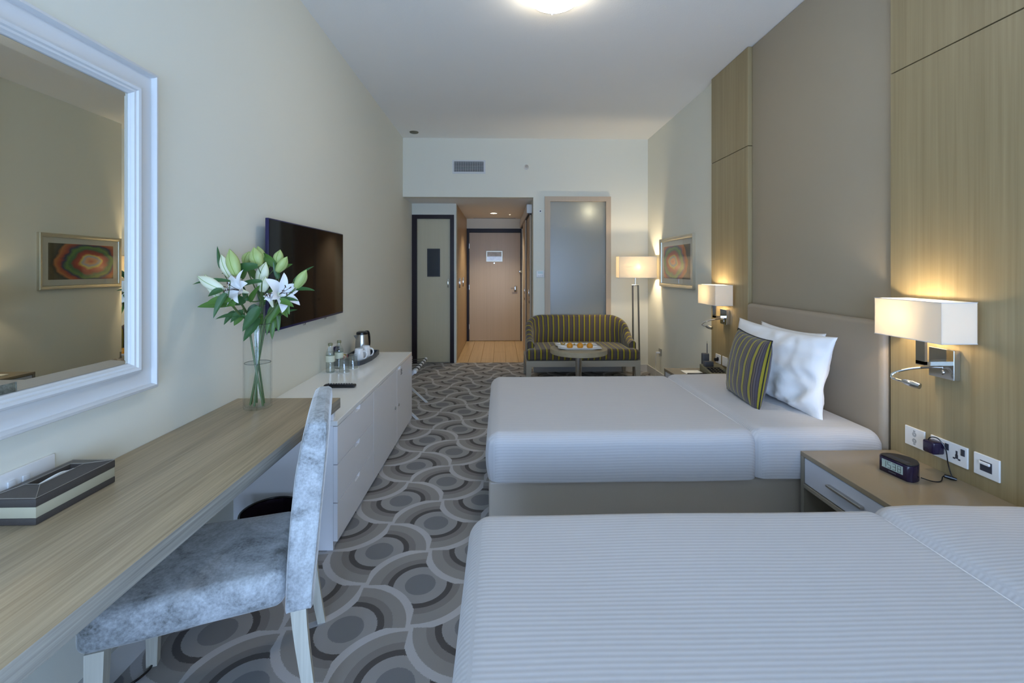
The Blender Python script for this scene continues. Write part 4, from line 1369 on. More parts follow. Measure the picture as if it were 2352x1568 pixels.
# double socket
t = plate('double_socket', 'white double power socket with black charger above the bedside table', 'socket', 1.870, 2.035, 0.555, 0.644)
for yc in (1.990, 1.915):
    pz = 0.592
    bm = B()
    box(bm, XF - 0.0086, XF - 0.0078, yc - 0.004, yc + 0.004, pz + 0.006, pz + 0.024)
    box(bm, XF - 0.0086, XF - 0.0078, yc - 0.016, yc - 0.006, pz - 0.014, pz - 0.007)
    box(bm, XF - 0.0086, XF - 0.0078, yc + 0.006, yc + 0.016, pz - 0.014, pz - 0.007)
    box(bm, XF - 0.0086, XF - 0.0078, yc - 0.006, yc + 0.006, pz - 0.010, pz + 0.008)
    obj('pin_hole', bm, 'socket_grey', t, smooth=False)
for yc in (1.957, 1.888):
    obj('rocker', bbox(XF - 0.011, XF - 0.0078, yc - 0.0085, yc + 0.0085, 0.604, 0.632, 0.001, 1), 'socket_grey', t)
t = thing('power_adapter', 'dark purple power adapter plugged into the double socket with thin cord', 'charger', (XF - 0.04, 2.0, 0.58))
obj('body', bbox(XF - 0.062, XF - 0.0088, 1.965, 2.020, 0.577, 0.632, 0.008, 3), 'purple_black', t)
bm = B(); tube(bm, spline([(XF - 0.050, 2.003, 0.630), (XF - 0.046, 1.995, 0.646), (XF - 0.035, 1.970, 0.648), (XF - 0.022, 1.950, 0.610), (XF - 0.016, 1.945, 0.55), (XF - 0.012, 1.935, 0.505), (XF - 0.010, 1.930, HN + 0.003)], 8), 0.0022, 6)
obj('cord', bm, 'black_plastic', t)
# data outlet
t = plate('data_socket', 'white square data outlet with dark hooded port, nearest the camera', 'socket', 1.747, 1.845, 0.555, 0.643)
obj('port', bbox(XF - 0.0095, XF - 0.0078, 1.773, 1.819, 0.578, 0.620, 0.001, 1), 'socket_grey', t)
obj('port_hood', bbox(XF - 0.018, XF - 0.0095, 1.777, 1.817, 0.606, 0.617, 0.002, 1), 'white_plastic', t)
# outlets by the far bedside table
t = plate('telephone_socket', 'white socket with black plug on wood panel above the far bedside table', 'socket', 4.030, 4.120, 0.548, 0.630)
obj('port', bbox(XF - 0.0095, XF - 0.0078, 4.055, 4.095, 0.575, 0.605, 0.001, 1), 'socket_grey', t)
obj('plug', bbox(XF - 0.04, XF - 0.0095, 4.062, 4.084, 0.568, 0.596, 0.003, 2), 'black_plastic', t)
plate('blank_plate', 'white plate half hidden behind the striped cushion', 'switch', 3.905, 3.995, 0.548, 0.630)
# socket low on the right wall
t = thing('wall_socket', 'chrome socket low on the right wall beside the sofa', 'socket', (XR, 5.71, 0.31))
obj('plate', bbox(XR - 0.008, XR - 0.0003, 5.66, 5.75, 0.312, 0.395, 0.0015, 1), 'brushed_steel', t)
obj('plug', bbox(XR - 0.055, XR - 0.008, 5.695, 5.725, 0.335, 0.355, 0.003, 2), 'white_plastic', t)
bm = B(); tube(bm, spline([(XR - 0.05, 5.71, 0.338), (XR - 0.055, 5.73, 0.25), (XR - 0.04, 5.76, 0.10), (XR - 0.04, 5.80, 0.008), (XR - 0.1, 5.82, 0.006)], 7), 0.0025, 6); obj('cord', bm, 'white_plastic', t)

# ================================================================== telephone and pad on the far bedside table
t = thing('telephone', 'grey cordless desk telephone on the far bedside table', 'telephone', (1.86, 3.98, HN))
bm = B()
loft(bm, [[(1.775, 3.80, HN + 0.001), (1.95, 3.80, HN + 0.001), (1.95, 3.80, HN + 0.020), (1.775, 3.80, HN + 0.020)],
          [(1.775, 4.02, HN + 0.001), (1.95, 4.02, HN + 0.001), (1.95, 4.02, HN + 0.062), (1.775, 4.02, HN + 0.062)]])
bev(bm, 0.004, 2); base = obj('base', bm, 'olive_plastic', t)
for i in range(4):
    for j in range(4):
        yy_ = 3.825 + i * 0.028; xx_ = 1.795 + j * 0.030; zz_ = HN + 0.020 + 0.042 * (yy_ + 0.01 - 3.80) / 0.22
        obj('key', bbox(xx_, xx_ + 0.022, yy_, yy_ + 0.020, zz_ - 0.004, zz_ + 0.006, 0.001, 1), 'satin_black', base)
obj('handset', bbox(1.80, 1.86, 4.005, 4.05, HN + 0.05, HN + 0.155, 0.010, 3), 'grey_plastic', t)
obj('handset_cradle', bbox(1.79, 1.87, 3.945, 3.99, HN + 0.045, HN + 0.095, 0.008, 2), 'grey_plastic', t)
bm = B(); tube(bm, [(1.862, 4.06, HN + 0.05), (1.862, 4.06, HN + 0.235)], [0.005, 0.004], 8); ant = obj('antenna', bm, 'grey_plastic', t)
bm = B(); tube(bm, [(1.862, 4.06, HN + 0.235), (1.862, 4.06, HN + 0.258)], [0.005, 0.002], 8); obj('antenna_tip', bm, 'cream_leather', ant)
obj('antenna_foot', bbox(1.85, 1.875, 4.045, 4.075, HN + 0.001, HN + 0.055, 0.003, 1), 'olive_plastic', t)
bm = bbox(1.60, 1.755, 3.885, 4.01, HN + 0.0005, HN + 0.006, 0.001, 1)
solo('note_pad', bm, 'paper', 'white note pad lying beside the telephone', 'note pad', base=(1.68, 3.95, HN))
bm = bbox(1.60, 1.765, 3.825, 3.868, HN + 0.0005, HN + 0.016, 0.005, 2)
solo('small_remote', bm, 'black_plastic', 'small black remote in front of the white note pad', 'remote control', base=(1.68, 3.85, HN))

# ================================================================== framed picture on the right wall
t = thing('framed_picture', 'silver framed abstract print with coloured arcs on the right wall', 'picture', (XR, 5.215, 1.183))
def ring_right(y0, y1, z0, z1, prof):
    bm = B(); secs = []
    for (cy, cz, sy, sz) in ((y0, z0, 1, 1), (y1, z0, -1, 1), (y1, z1, -1, -1), (y0, z1, 1, -1)):
        secs.append([bm.verts.new((XR - h, cy + sy * i, cz + sz * i)) for i, h in prof])
    for k in range(4):
        a, b = secs[k], secs[(k + 1) % 4]
        for j in range(len(prof) - 1):
            bm.faces.new((a[j], a[j + 1], b[j + 1], b[j]))
    return bm
PY0, PY1, QZ0, QZ1 = 4.668, 5.660, 1.190, 1.772
obj('picture_frame', ring_right(PY0, PY1, QZ0, QZ1, [(0, 0.0), (0, 0.030), (0.004, 0.034), (0.020, 0.030), (0.034, 0.022), (0.038, 0.024), (0.042, 0.016), (0.042, 0.004)]), 'silver_frame', t, smooth=30)
obj('mount_board', box(B(), XR - 0.010, XR - 0.004, PY0 + 0.04, PY1 - 0.04, QZ0 + 0.04, QZ1 - 0.04), 'mat_board', t, smooth=False)
bm = B(); uvl = bm.loops.layers.uv.new('UVMap')
pv = [bm.verts.new(p) for p in ((XR - 0.0105, PY0 + 0.105, QZ0 + 0.10), (XR - 0.0105, PY1 - 0.105, QZ0 + 0.10), (XR - 0.0105, PY1 - 0.105, QZ1 - 0.10), (XR - 0.0105, PY0 + 0.105, QZ1 - 0.10))]
f = bm.faces.new((pv[0], pv[3], pv[2], pv[1]))
for lp, uv in zip(f.loops, ((0, 0), (0, 1), (1, 1), (1, 0))): lp[uvl].uv = uv
obj('print', bm, 'abstract_print', t, smooth=False)
obj('picture_glass', box(B(), XR - 0.0155, XR - 0.0140, PY0 + 0.04, PY1 - 0.04, QZ0 + 0.04, QZ1 - 0.04), 'picture_glass', t, smooth=False)

# ================================================================== floor lamp
t = thing('floor_lamp', 'tall floor lamp with cream box shade beside the striped sofa', 'floor lamp', (1.735, 5.79, 0))
LY = 5.79
bm = bbox(1.60, 1.88, LY - 0.09, LY + 0.09, 0.001, 0.022, 0.004, 2); obj('base_plate', bm, 'lamp_metal', t)
for (xa, xb) in ((1.690, 1.700), (1.760, 1.782)):
    bm = B(); loft(bm, [[(xb - 0.009, LY - 0.009, 0.022), (xb + 0.009, LY - 0.009, 0.022), (xb + 0.009, LY + 0.009, 0.022), (xb - 0.009, LY + 0.009, 0.022)],
                        [(xa - 0.009, LY - 0.009, 1.192), (xa + 0.009, LY - 0.009, 1.192), (xa + 0.009, LY + 0.009, 1.192), (xa - 0.009, LY + 0.009, 1.192)]])
    obj('upright', bm, 'lamp_metal', t, smooth=False)
obj('cross_bar', bbox(1.680, 1.770, LY - 0.009, LY + 0.009, 1.186, 1.200, 0.002, 1), 'lamp_metal', t)
bm = B(); tube(bm, [(1.725, LY, 1.20), (1.725, LY, 1.38)], 0.008, 12); obj('stem', bm, 'chrome', t)
x0, x1, y0, y1, z0, z1, w = 1.497, 1.978, LY - 0.075, LY + 0.075, 1.290, 1.562, 0.0016
bm = B()
box(bm, x0, x0 + w, y0, y1, z0, z1); box(bm, x1 - w, x1, y0, y1, z0, z1)
box(bm, x0 + w, x1 - w, y0, y0 + w, z0, z1); box(bm, x0 + w, x1 - w, y1 - w, y1, z0, z1)
sh = obj('lamp_shade', bm, 'shade_fabric', t, smooth=False)
bm = B()
for z in (z0, z1):
    tube(bm, [(x0, y0, z), (x1, y0, z), (x1, y1, z), (x0, y1, z), (x0, y0, z)], 0.002, 6, False)
obj('shade_wire', bm, 'white_frame', sh)
bm = B(); lathe(bm, [(0.0, 1.37), (0.018, 1.378), (0.030, 1.405), (0.031, 1.425), (0.02, 1.45), (0.0, 1.458)], 18, 1.735, LY, 0)
obj('bulb', bm, 'bulb_glow', t, smooth='all')
lamp_light(t, 'POINT', (1.737, LY - 0.035, 1.425), FLOORLAMP_W, WARM, 0.03)

# ================================================================== sofa
SX, SYF, SYB = 0.998, 5.45, 6.17
t = thing('loveseat', 'small loveseat in brown and lime striped fabric against the back wall', 'sofa', (SX, 5.80, 0))
def u_path(off):
    """U shaped plan line; returns points with arc length, from front left arm round the back to the front right arm"""
    hx, yb, yf, rc = 0.675 - off, SYB - off, 5.585, 0.24 - off * 0.6
    pts = []
    for k in range(9): pts.append((SX - hx, yf + (yb - rc - yf) * k / 8))
    for k in range(1, 11):
        a = math.pi - (math.pi / 2) * k / 10
        pts.append((SX - hx + rc + rc * math.cos(a), yb - rc + rc * math.sin(a)))
    for k in range(1, 31): pts.append((SX - hx + rc + (2 * hx - 2 * rc) * k / 30, yb))
    for k in range(1, 11):
        a = math.pi / 2 - (math.pi / 2) * k / 10
        pts.append((SX + hx - rc + rc * math.cos(a), yb - rc + rc * math.sin(a)))
    for k in range(1, 9): pts.append((SX + hx, yb - rc - (yb - rc - yf) * k / 8))
    return pts
outer, inner = u_path(0.0), u_path(0.085)
mid = u_path(0.06)
N = len(outer)
arc = [0.0]
for a, b in zip(mid[:-1], mid[1:]): arc.append(arc[-1] + math.hypot(b[0] - a[0], b[1] - a[1]))
half = arc[-1] / 2
def top_z(s):
    d = abs(s - half)
    e = max(0.0, (d - 0.44) / (half - 0.44))
    e = min(1.0, e)
    sm = e * e * (3 - 2 * e)
    return 0.785 - 0.270 * sm ** 1.1
bm = B(); uvl = bm.loops.layers.uv.new('UVMap')
cols_ = []
ZB = 0.30
for k in range(N):
    zt = top_z(arc[k]); r = 0.030
    (ox, oy), (ix, iy) = outer[k], inner[k]
    dx, dy = ix - ox, iy - oy
    ring = [(ox, oy, ZB), (ox, oy, (ZB + zt) / 2), (ox, oy, zt - r), (ox + dx * 0.15, oy + dy * 0.15, zt - r * 0.3), (ox + dx * 0.45, oy + dy * 0.45, zt),
            (ox + dx * 0.72, oy + dy * 0.72, zt - r * 0.2), (ox + dx * 0.95, oy + dy * 0.95, zt - r), (ix + dx * 0.12, iy + dy * 0.12, (0.42 + zt) / 2), (ix, iy, 0.43), (ix, iy, ZB)]
    cols_.append([bm.verts.new(p) for p in ring])
for k in range(N - 1):
    a, b = cols_[k], cols_[k + 1]
    for j in range(len(a) - 1):
        f = bm.faces.new((a[j], b[j], b[j + 1], a[j + 1]))
        for lp, kk in zip(f.loops, (k, k + 1, k + 1, k)): lp[uvl].uv = (arc[kk] - half + 0.5, 0)
for k, rev in ((0, False), (N - 1, True)):
    f = bm.faces.new(cols_[k] if rev else list(reversed(cols_[k])))
    for i, lp in enumerate(f.loops): lp[uvl].uv = (arc[k] - half + 0.5 + ((lp.vert.co.x - SX) * (1 if rev else -1)), 0)
obj('curved_back', bm, 'sofa_stripe', t, smooth=50)
def cush(q):
    zz = q.z + (0.018 * (1 - ((q.x - SX) / 0.69) ** 2) if q.z > 0.38 else 0)
    return (q.x, q.y - (0.012 * math.sin(math.pi * (q.z - 0.30) / 0.13) if q.y < 5.5 else 0), zz)
bm = rbox((SX - 0.690, SYF + 0.005, 0.298), (SX + 0.690, 6.03, 0.425), 0.035, 0.05, 4, True, cush)
# the part of the cushion between the arms is narrower
for vtx in bm.verts:
    if vtx.co.y > 5.57:
        u = min(1, (vtx.co.y - 5.57) / 0.05)
        lim = 0.690 - 0.105 * u
        if abs(vtx.co.x - SX) > lim:
            vtx.co.x = SX + math.copysign(lim, vtx.co.x - SX)
uvl = bm.loops.layers.uv.new('UVMap')
for f in bm.faces:
    for lp in f.loops: lp[uvl].uv = (lp.vert.co.x - SX + 0.5, lp.vert.co.y)
obj('seat_cushion', bm, 'sofa_stripe', t, smooth='all')
bm = B()
box(bm, SX - 0.69, SX + 0.69, SYF, SYF + 0.03, 0.225, 0.296)
box(bm, SX - 0.69, SX + 0.69, 6.10, 6.13, 0.225, 0.296)
box(bm, SX - 0.69, SX - 0.66, SYF + 0.03, 6.10, 0.225, 0.296); box(bm, SX + 0.66, SX + 0.69, SYF + 0.03, 6.10, 0.225, 0.296)
box(bm, SX - 0.66, SX + 0.66, SYF + 0.03, 6.10, 0.285, 0.296)
obj('seat_rail', bm, 'sofa_frame_wood', t, smooth=False)
for s in (-1, 1):
    for (yt, yb_, w0, w1) in ((SYF + 0.030, SYF + 0.030, 0.033, 0.022), (6.09, 6.13, 0.028, 0.02)):
        bm = B(); xt = SX + s * (0.690 - w0)
        loft(bm, [[(xt + s * (w0 - w1) - w1, yb_ - w1, 0.001), (xt + s * (w0 - w1) + w1, yb_ - w1, 0.001), (xt + s * (w0 - w1) + w1, yb_ + w1, 0.001), (xt + s * (w0 - w1) - w1, yb_ + w1, 0.001)],
                  [(xt - w0, yt - 0.03, 0.226), (xt + w0, yt - 0.03, 0.226), (xt + w0, yt + 0.03, 0.226), (xt - w0, yt + 0.03, 0.226)]])
        obj('leg', bm, 'sofa_frame_wood', t, smooth=False)

# ================================================================== round table with fruit plates
TXc, TYc, TZ = 0.842, 4.90, 0.548
t = thing('round_table', 'small round pedestal table with steel column in front of the sofa', 'table', (TXc, TYc, 0))
bm = B(); lathe(bm, [(0.0, -0.052), (0.303, -0.052), (0.306, -0.049), (0.306, -0.003), (0.303, 0.0), (0.0, 0.0)], 64, TXc, TYc, TZ); obj('table_top', bm, 'table_wood', t)
bm = B(); lathe(bm, [(0.034, 0.02), (0.034, TZ - 0.052)], 28, TXc, TYc, 0); obj('column', bm, 'brushed_steel', t)
bm = B(); lathe(bm, [(0.0, 0.001), (0.21, 0.001), (0.21, 0.010), (0.20, 0.016), (0.036, 0.022), (0.0, 0.022)], 40, TXc, TYc, 0); obj('base_disc', bm, 'brushed_steel', t)
def long_plate(cx_, cy_, w, d, rot, label):
    bm = B(); secs = []
    def rect(sx, sy, z): return [(-sx, -sy, z), (sx, -sy, z), (sx, sy, z), (-sx, sy, z)]
    loft(bm, [rect(w * 0.30, d * 0.34, 0.0005), rect(w * 0.50, d * 0.5, 0.020), rect(w * 0.5, d * 0.5, 0.023), rect(w * 0.47, d * 0.45, 0.021), rect(w * 0.30, d * 0.33, 0.006)])
    o = solo('serving_plate', bm, 'porcelain', label, 'plate', 'white plates on the round table', smooth=False)
    o.location = (cx_, cy_, TZ + 0.0003); o.rotation_euler = (0, 0, R(rot))
long_plate(0.838, 4.835, 0.455, 0.155, -3, 'long white plate in front holding three orange fruits')
long_plate(0.832, 5.025, 0.455, 0.155, -2, 'long white plate at the back with dry husks')
for (x, y, w_) in ((0.738, 4.842, 'left'), (0.848, 4.838, 'middle'), (0.950, 4.830, 'right')):
    t = thing('orange_fruit', {'left': 'leftmost of the three orange fruits on the front plate', 'middle': 'middle one of the three orange fruits on the front plate', 'right': 'rightmost of the three orange fruits on the front plate'}[w_], 'fruit', (x, y, TZ + 0.0065), group='orange fruits on the front plate')
    bm = B(); lathe(bm, [(0.0, 0.0), (0.020, 0.001), (0.031, 0.013), (0.034, 0.028), (0.031, 0.043), (0.020, 0.056), (0.006, 0.061), (0.0, 0.0605)], 24, x, y, TZ + 0.0065); obj('flesh', bm, 'fruit_orange', t, smooth='all')
    bm = B(); lathe(bm, [(0.0, 0.0600), (0.006, 0.0612), (0.004, 0.0635), (0.0, 0.064)], 10, x, y, TZ + 0.0065); obj('stem_end', bm, 'dry_husk', t)
for (x, y, a, lbl) in ((0.690, 5.03, 20, 'pale dry husk standing at the left of the back plate'), (0.815, 5.02, 80, 'dry husk in the middle of the back plate'), (0.925, 5.02, 150, 'dry husk at the right of the back plate')):
    t = thing('dry_husk', lbl, 'husk', (x, y, TZ + 0.0065), group='husks on the back plate')
    for k in range(4):
        bm = B(); ang = R(a + k * 90)
        secs = []
        for i in range(6):
            u = i / 5
            r_ = 0.004 + 0.030 * u; z_ = TZ + 0.007 + 0.036 * u ** 1.5 * (1 if lbl.startswith('pale') else 0.5); w2 = 0.014 * math.sin(math.pi * min(0.97, u + 0.08)) + 0.001
            cxx, cyy = x + r_ * math.cos(ang), y + r_ * math.sin(ang); px_, py_ = -math.sin(ang) * w2, math.cos(ang) * w2
            secs.append([(cxx - px_, cyy - py_, z_), (cxx + px_, cyy + py_, z_), (cxx + px_, cyy + py_, z_ + 0.0012), (cxx - px_, cyy - py_, z_ + 0.0012)])
        loft(bm, secs); obj('husk_leaf', bm, 'dry_husk', t)

# ================================================================== lilies in a glass vase
LILIES = [
  dict(label='lily stem leaning far left with a long white bud', node=(-1.152, 1.95, 1.271), bot=(0.035, -0.02), mouth=(-0.03, -0.03),
    buds=[((-1.172, 1.95, 1.314), (-1.279, 1.95, 1.371), 'w', 0.0228), ((-1.207, 1.98, 1.277), (-1.267, 1.98, 1.378), 'w', 0.018)],
    flow=[],
    leaves=[((-1.141, 1.95, 1.349), (-1.298, 1.95, 1.336), 0.01, 0.02), ((-1.162, 1.93, 1.313), (-1.221, 1.93, 1.286), 0.016, 0.01), ((-1.139, 1.95, 1.251), (-1.279, 1.95, 1.24), 0.022, 0.012), ((-1.126, 1.9, 1.3), (-1.181, 1.9, 1.198), 0.018, 0.03), ((-1.122, 1.92, 1.27), (-1.229, 1.92, 1.252), 0.02, 0.02), ((-1.121, 1.95, 1.249), (-1.194, 1.95, 1.268), 0.02, 0.01)]),
  dict(label='lily stem at upper left with two tall buds and an open white flower', node=(-1.171, 2.07, 1.259), bot=(0.02, 0.02), mouth=(-0.02, 0.0),
    buds=[((-1.21, 2.07, 1.365), (-1.252, 2.07, 1.466), 'w', 0.0216), ((-1.164, 2.04, 1.371), (-1.198, 2.04, 1.49), 'g', 0.0264)],
    flow=[((-1.115, 1.99, 1.306), (-0.5, -0.8, 0.3), 0.082)],
    leaves=[((-1.282, 2.12, 1.404), (-1.3, 2.12, 1.506), 0.014, -0.01), ((-1.146, 2.07, 1.187), (-1.277, 2.07, 1.176), 0.012, 0.025), ((-1.202, 2.09, 1.209), (-1.252, 2.09, 1.148), 0.016, 0.012), ((-1.154, 2.07, 1.213), (-1.211, 2.07, 1.16), 0.018, 0.012), ((-1.169, 2.1, 1.198), (-1.213, 2.1, 1.143), 0.022, 0.006), ((-1.126, 2.04, 1.261), (-1.192, 2.04, 1.242), 0.026, 0.01), ((-1.182, 2.11, 1.356), (-1.145, 2.11, 1.436), 0.02, 0)]),
  dict(label='lily stem in the middle with closed white buds among leaves', node=(-1.101, 2.12, 1.256), bot=(-0.02, 0.03), mouth=(0.0, -0.02),
    buds=[((-1.218, 2.2, 1.425), (-1.198, 2.2, 1.485), 'g', 0.0204), ((-1.117, 2.14, 1.327), (-1.089, 2.14, 1.434), 'w', 0.0264), ((-1.084, 2.1, 1.297), (-1.071, 2.1, 1.368), 'w', 0.024)],
    flow=[],
    leaves=[((-1.075, 2.06, 1.229), (-1.152, 2.06, 1.122), 0.03, 0.01), ((-1.12, 2.04, 1.261), (-1.147, 2.04, 1.344), 0.014, -0.004), ((-1.045, 2.02, 1.347), (-1.192, 2.02, 1.295), 0.014, 0.03), ((-1.127, 2.07, 1.255), (-1.081, 2.07, 1.328), 0.022, 0.0), ((-1.131, 2.14, 1.234), (-1.171, 2.14, 1.154), 0.028, 0.01), ((-1.116, 2.15, 1.193), (-1.146, 2.15, 1.092), 0.024, 0.01), ((-1.101, 2.14, 1.254), (-1.031, 2.14, 1.335), 0.022, 0)]),
  dict(label='tallest lily stem with a pair of green buds at the top centre', node=(-1.115, 2.17, 1.355), bot=(0.0, -0.03), mouth=(0.012, 0.01),
    buds=[((-1.126, 2.15, 1.412), (-1.15, 2.15, 1.503), 'g', 0.0288), ((-1.139, 2.21, 1.431), (-1.164, 2.21, 1.511), 'g', 0.0216)],
    flow=[],
    leaves=[((-1.09, 2.07, 1.412), (-1.25, 2.07, 1.38), 0.026, 0.012), ((-1.072, 2.2, 1.41), (-1.157, 2.2, 1.483), 0.022, 0.01), ((-1.103, 2.11, 1.175), (-1.176, 2.11, 1.07), 0.026, 0.01), ((-1.145, 2.23, 1.227), (-1.179, 2.23, 1.322), 0.018, 0), ((-1.139, 2.21, 1.333), (-1.065, 2.21, 1.312), 0.022, 0.01), ((-1.141, 2.23, 1.396), (-1.075, 2.23, 1.47), 0.022, 0), ((-1.173, 2.22, 1.354), (-1.235, 2.22, 1.438), 0.02, 0)]),
  dict(label='lily stem at upper right with two green buds and a half open flower', node=(-1.081, 2.2, 1.25), bot=(-0.03, -0.01), mouth=(0.03, 0.015),
    buds=[((-1.076, 2.22, 1.425), (-1.062, 2.22, 1.494), 'g', 0.0216), ((-1.057, 2.18, 1.388), (-1.01, 2.18, 1.46), 'g', 0.0216)],
    flow=[((-1.027, 2.06, 1.256), (-0.05, -0.5, 0.85), 0.048)],
    leaves=[((-1.076, 2.22, 1.383), (-1.003, 2.22, 1.425), 0.024, 0.006), ((-1.063, 2.18, 1.233), (-1.107, 2.18, 1.087), 0.024, 0.035), ((-1.066, 2.2, 1.232), (-1.017, 2.2, 1.169), 0.024, 0.012), ((-1.07, 2.23, 1.177), (-0.985, 2.23, 1.204), 0.012, 0.01), ((-1.096, 2.24, 1.216), (-1.079, 2.24, 1.095), 0.024, 0.01), ((-1.085, 2.2, 1.198), (-1.091, 2.2, 1.063), 0.02, 0.01), ((-1.031, 2.16, 1.233), (-1.081, 2.16, 1.151), 0.022, 0.01)]),
  dict(label='lily stem leaning right with a wide open white flower and a pointed bud', node=(-1.026, 2.13, 1.259), bot=(-0.035, 0.01), mouth=(0.035, -0.02),
    buds=[((-0.947, 2.13, 1.315), (-0.899, 2.13, 1.398), 'g', 0.0228)],
    flow=[((-1.026, 2.13, 1.283), (0.75, -0.5, 0.28), 0.09)],
    leaves=[((-1.025, 2.11, 1.26), (-0.924, 2.11, 1.254), 0.016, 0.012), ((-0.945, 2.13, 1.307), (-0.861, 2.13, 1.301), 0.014, 0.008), ((-0.975, 2.17, 1.343), (-0.881, 2.17, 1.414), 0.013, 0.014), ((-1.051, 2.18, 1.355), (-1.075, 2.18, 1.437), 0.016, 0.0), ((-1.007, 2.09, 1.258), (-0.939, 2.09, 1.228), 0.022, 0.012), ((-0.997, 2.11, 1.256), (-0.968, 2.11, 1.192), 0.02, 0.01)]),
]
VX, VY, VR, VH = -1.144, 2.172, 0.0605, 0.395
t = thing('glass_vase', 'tall clear glass cylinder vase half filled with water on the desk', 'vase', (VX, VY, HD))
z0 = HD + 0.0004
bm = B(); lathe(bm, [(0.0, 0.0), (VR - 0.003, 0.0), (VR, 0.004), (VR, VH)], 48, VX, VY, z0)
obj('glass_cylinder', bm, 'clear_glass', t)
bm = B(); lathe(bm, [(0.0, 0.011), (VR - 0.0065, 0.011), (VR - 0.0048, 0.016), (VR - 0.0048, 0.211), (0.0, 0.2105)], 48, VX, VY, z0)
obj('water', bm, 'water', t)
bm = B(); tube(bm, [(VX + (VR - 0.005) * math.cos(a), VY + (VR - 0.005) * math.sin(a), z0 + 0.211) for a in [2 * math.pi * k / 48 for k in range(49)]], 0.0014, 6, False); obj('waterline', bm, 'meniscus', t)
bm = B(); tube(bm, [(VX + (VR - 0.002) * math.cos(a), VY + (VR - 0.002) * math.sin(a), z0 + VH - 0.001) for a in [2 * math.pi * k / 48 for k in range(49)]], 0.0016, 6, False); obj('rim', bm, 'meniscus', t)

def leaf_mesh(p0, p1, w, h, n=9):
    """curved lanceolate blade folded along its midrib"""
    p0, p1 = Vector(p0), Vector(p1)
    mid = (p0 + p1) / 2 + Vector((0, 0, h))
    d = p1 - p0
    side = d.cross(Vector((0.15, -1.0, 0.55))).normalized()
    bm = B(); rows = []
    for k in range(n + 1):
        u = k / n
        c = p0 * (1 - u) ** 2 + mid * 2 * u * (1 - u) + p1 * u * u
        tg = ((mid - p0) * (1 - u) + (p1 - mid) * u).normalized()
        nr = side.cross(tg).normalized()
        ww = 0.78 * w * (math.sin(math.pi * (0.08 + 0.92 * u) ** 0.75) ** 0.8 if u < 1 else 0.0) + 0.0004
        tw = math.sin(u * 2.6) * 0.35
        sd = side * math.cos(tw) + nr * math.sin(tw)
        rows.append([bm.verts.new(c + sd * ww + nr * ww * 0.30), bm.verts.new(c + sd * ww * 0.5 + nr * ww * 0.08), bm.verts.new(c), bm.verts.new(c - sd * ww * 0.5 + nr * ww * 0.08), bm.verts.new(c - sd * ww + nr * ww * 0.30)])
    for a, b in zip(rows[:-1], rows[1:]):
        for j in range(4):
            bm.faces.new((a[j], a[j + 1], b[j + 1], b[j]))
    return bm

def axes(a):
    a = Vector(a).normalized()
    s = a.cross(Vector((0, 0, 1)) if abs(a.z) < 0.9 else Vector((1, 0, 0))).normalized()
    return a, s, a.cross(s)

def bud(parent, p0, p1, kind, r):
    p0, p1 = Vector(p0), Vector(p1)
    a, s, u = axes(p1 - p0)
    ln = (p1 - p0).length
    bm = B(); secs = []
    rib = [[], [], []]
    for k in range(13):
        q = k / 12
        rr = r * (0.30 + 0.70 * math.sin(math.pi * min(1, 0.06 + q * 0.92)) ** 0.85) * (1 - q ** 6) + 0.0006
        ring = []
        for j in range(18):
            th = 2 * math.pi * j / 18
            f = 1 + 0.10 * math.cos(3 * th)
            ring.append(p0 + a * ln * q + (s * math.cos(th) + u * math.sin(th)) * rr * f)
        secs.append(ring)
        for j in range(3):
            th = 2 * math.pi * j / 3 + math.pi / 3
            rib[j].append(p0 + a * ln * q + (s * math.cos(th) + u * math.sin(th)) * rr * 0.905)
    loft(bm, secs)
    b_ = obj('bud', bm, 'bud_green' if kind == 'g' else 'bud_white', parent, smooth='all')
    for j in range(3):
        bm = B(); tube(bm, rib[j], [0.0011] * 12 + [0.0004], 5); obj('vein', bm, 'bud_vein', b_)

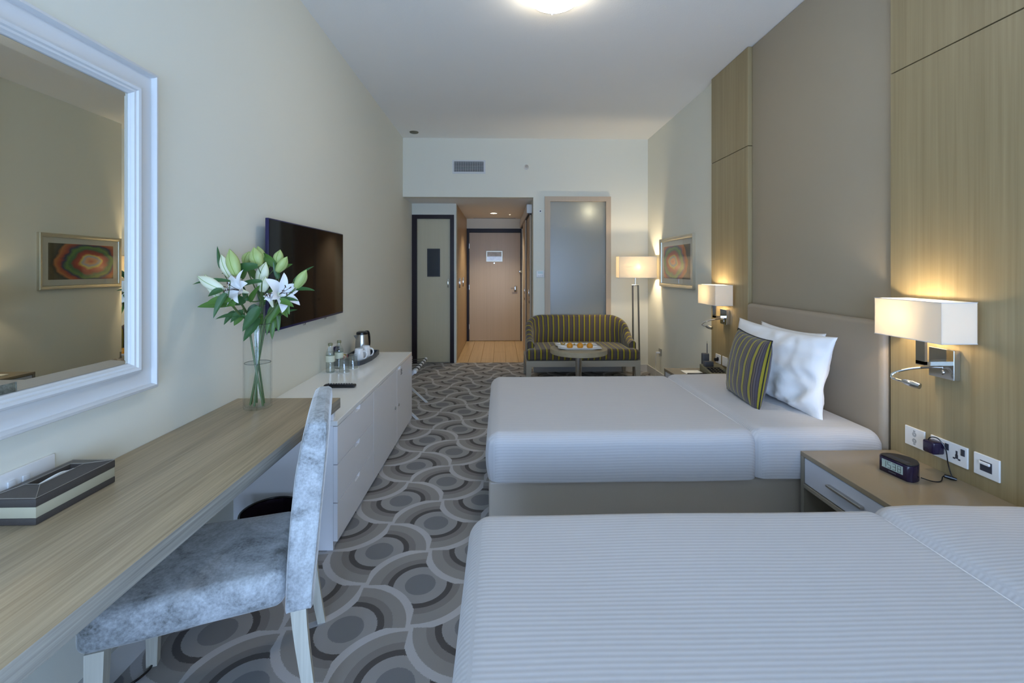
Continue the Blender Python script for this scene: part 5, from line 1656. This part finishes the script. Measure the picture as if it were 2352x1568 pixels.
def flower(parent, c, ax, size, opened=1.0):
    c = Vector(c)
    a, s, u = axes(ax)
    bm = B(); tube(bm, [c - a * 0.030, c - a * 0.012, c + a * 0.004], [0.004, 0.0075, 0.010], 12)
    fl = obj('flower', bm, 'bud_white', parent)
    for j in range(6):
        th = 2 * math.pi * j / 6 + 0.3
        rad = s * math.cos(th) + u * math.sin(th)
        tan = a.cross(rad).normalized()
        wmax = size * (0.62 if j % 2 else 0.46)
        op = 1.0 if size > 0.05 else 0.45
        bm = B(); rows = []
        for k in range(11):
            q = k / 10
            axial = size * (0.95 * q - 0.55 * op * q ** 2.6)
            radial = size * op * (0.10 + 0.98 * q ** 1.35)
            w = wmax * math.sin(math.pi * (0.10 + 0.90 * q) ** 0.9) ** 0.75 if q < 1 else 0.0005
            cc = c + a * axial + rad * radial
            up = (a * 1.0 - rad * 0.4)
            rows.append([bm.verts.new(cc + tan * w * f + up * 0.18 * w * abs(f)) for f in (-0.5, -0.25, 0.0, 0.25, 0.5)])
        for x_, y_ in zip(rows[:-1], rows[1:]):
            for i in range(4):
                bm.faces.new((x_[i], x_[i + 1], y_[i + 1], y_[i]))
        obj('petal', bm, 'petal_white', fl, smooth='all')
    for j in range(5):
        th = 2 * math.pi * j / 5
        rad = s * math.cos(th) + u * math.sin(th)
        e = c + a * size * 0.80 + rad * size * 0.22
        bm = B(); tube(bm, [c, c + a * size * 0.45 + rad * size * 0.06, e], 0.0011, 5)
        tube(bm, [e - (rad + a * 0.2).normalized() * 0.006, e + (rad + a * 0.2).normalized() * 0.006], 0.0022, 6)
        obj('stamen', bm, 'anther', fl)

for S in LILIES:
    bx, by = VX + S['bot'][0], VY + S['bot'][1]
    mx_, my_ = VX + S['mouth'][0], VY + S['mouth'][1]
    nd = Vector(S['node'])
    t = thing('lily_stem', S['label'], 'lily', (bx, by, HD + 0.013), group='lily stems in the vase')
    path = spline([(bx, by, HD + 0.013), ((bx + mx_) / 2, (by + my_) / 2, HD + 0.20), (mx_, my_, HD + VH), (nd.x * 0.5 + mx_ * 0.5, nd.y * 0.5 + my_ * 0.5, (HD + VH) * 0.5 + nd.z * 0.5), nd], 6)
    bm = B(); tube(bm, path, 0.0046, 8); st = obj('stem', bm, 'stem_green', t)
    for (p0, p1, kind, r) in S['buds']:
        bm = B(); tube(bm, spline([nd, (nd + Vector(p0)) / 2 + Vector((0, 0, -0.008)), p0], 5), 0.0028, 7); obj('pedicel', bm, 'stem_green', t)
        bud(t, p0, p1, kind, r)
    for (c, ax, size) in S['flow']:
        cc = Vector(c) - Vector(ax).normalized() * 0.028
        bm = B(); tube(bm, spline([nd, (nd + cc) / 2 + Vector((0, 0, -0.01)), cc], 5), 0.0030, 7); obj('pedicel', bm, 'stem_green', t)
        flower(t, c, ax, size)
    for (p0, p1, w, h) in S['leaves']:
        q = min(path[10:], key=lambda v_: (v_ - Vector(p0)).length)
        if (q - Vector(p0)).length > 0.012:
            bm = B(); tube(bm, spline([q, (q + Vector(p0)) / 2 + Vector((0, 0, -0.004)), p0], 4), 0.0020, 6); obj('leaf_stalk', bm, 'stem_green', t)
        obj('leaf', leaf_mesh(p0, p1, w, h), 'leaf_green' if w < 0.020 or w > 0.024 else 'leaf_light', t, smooth='all')
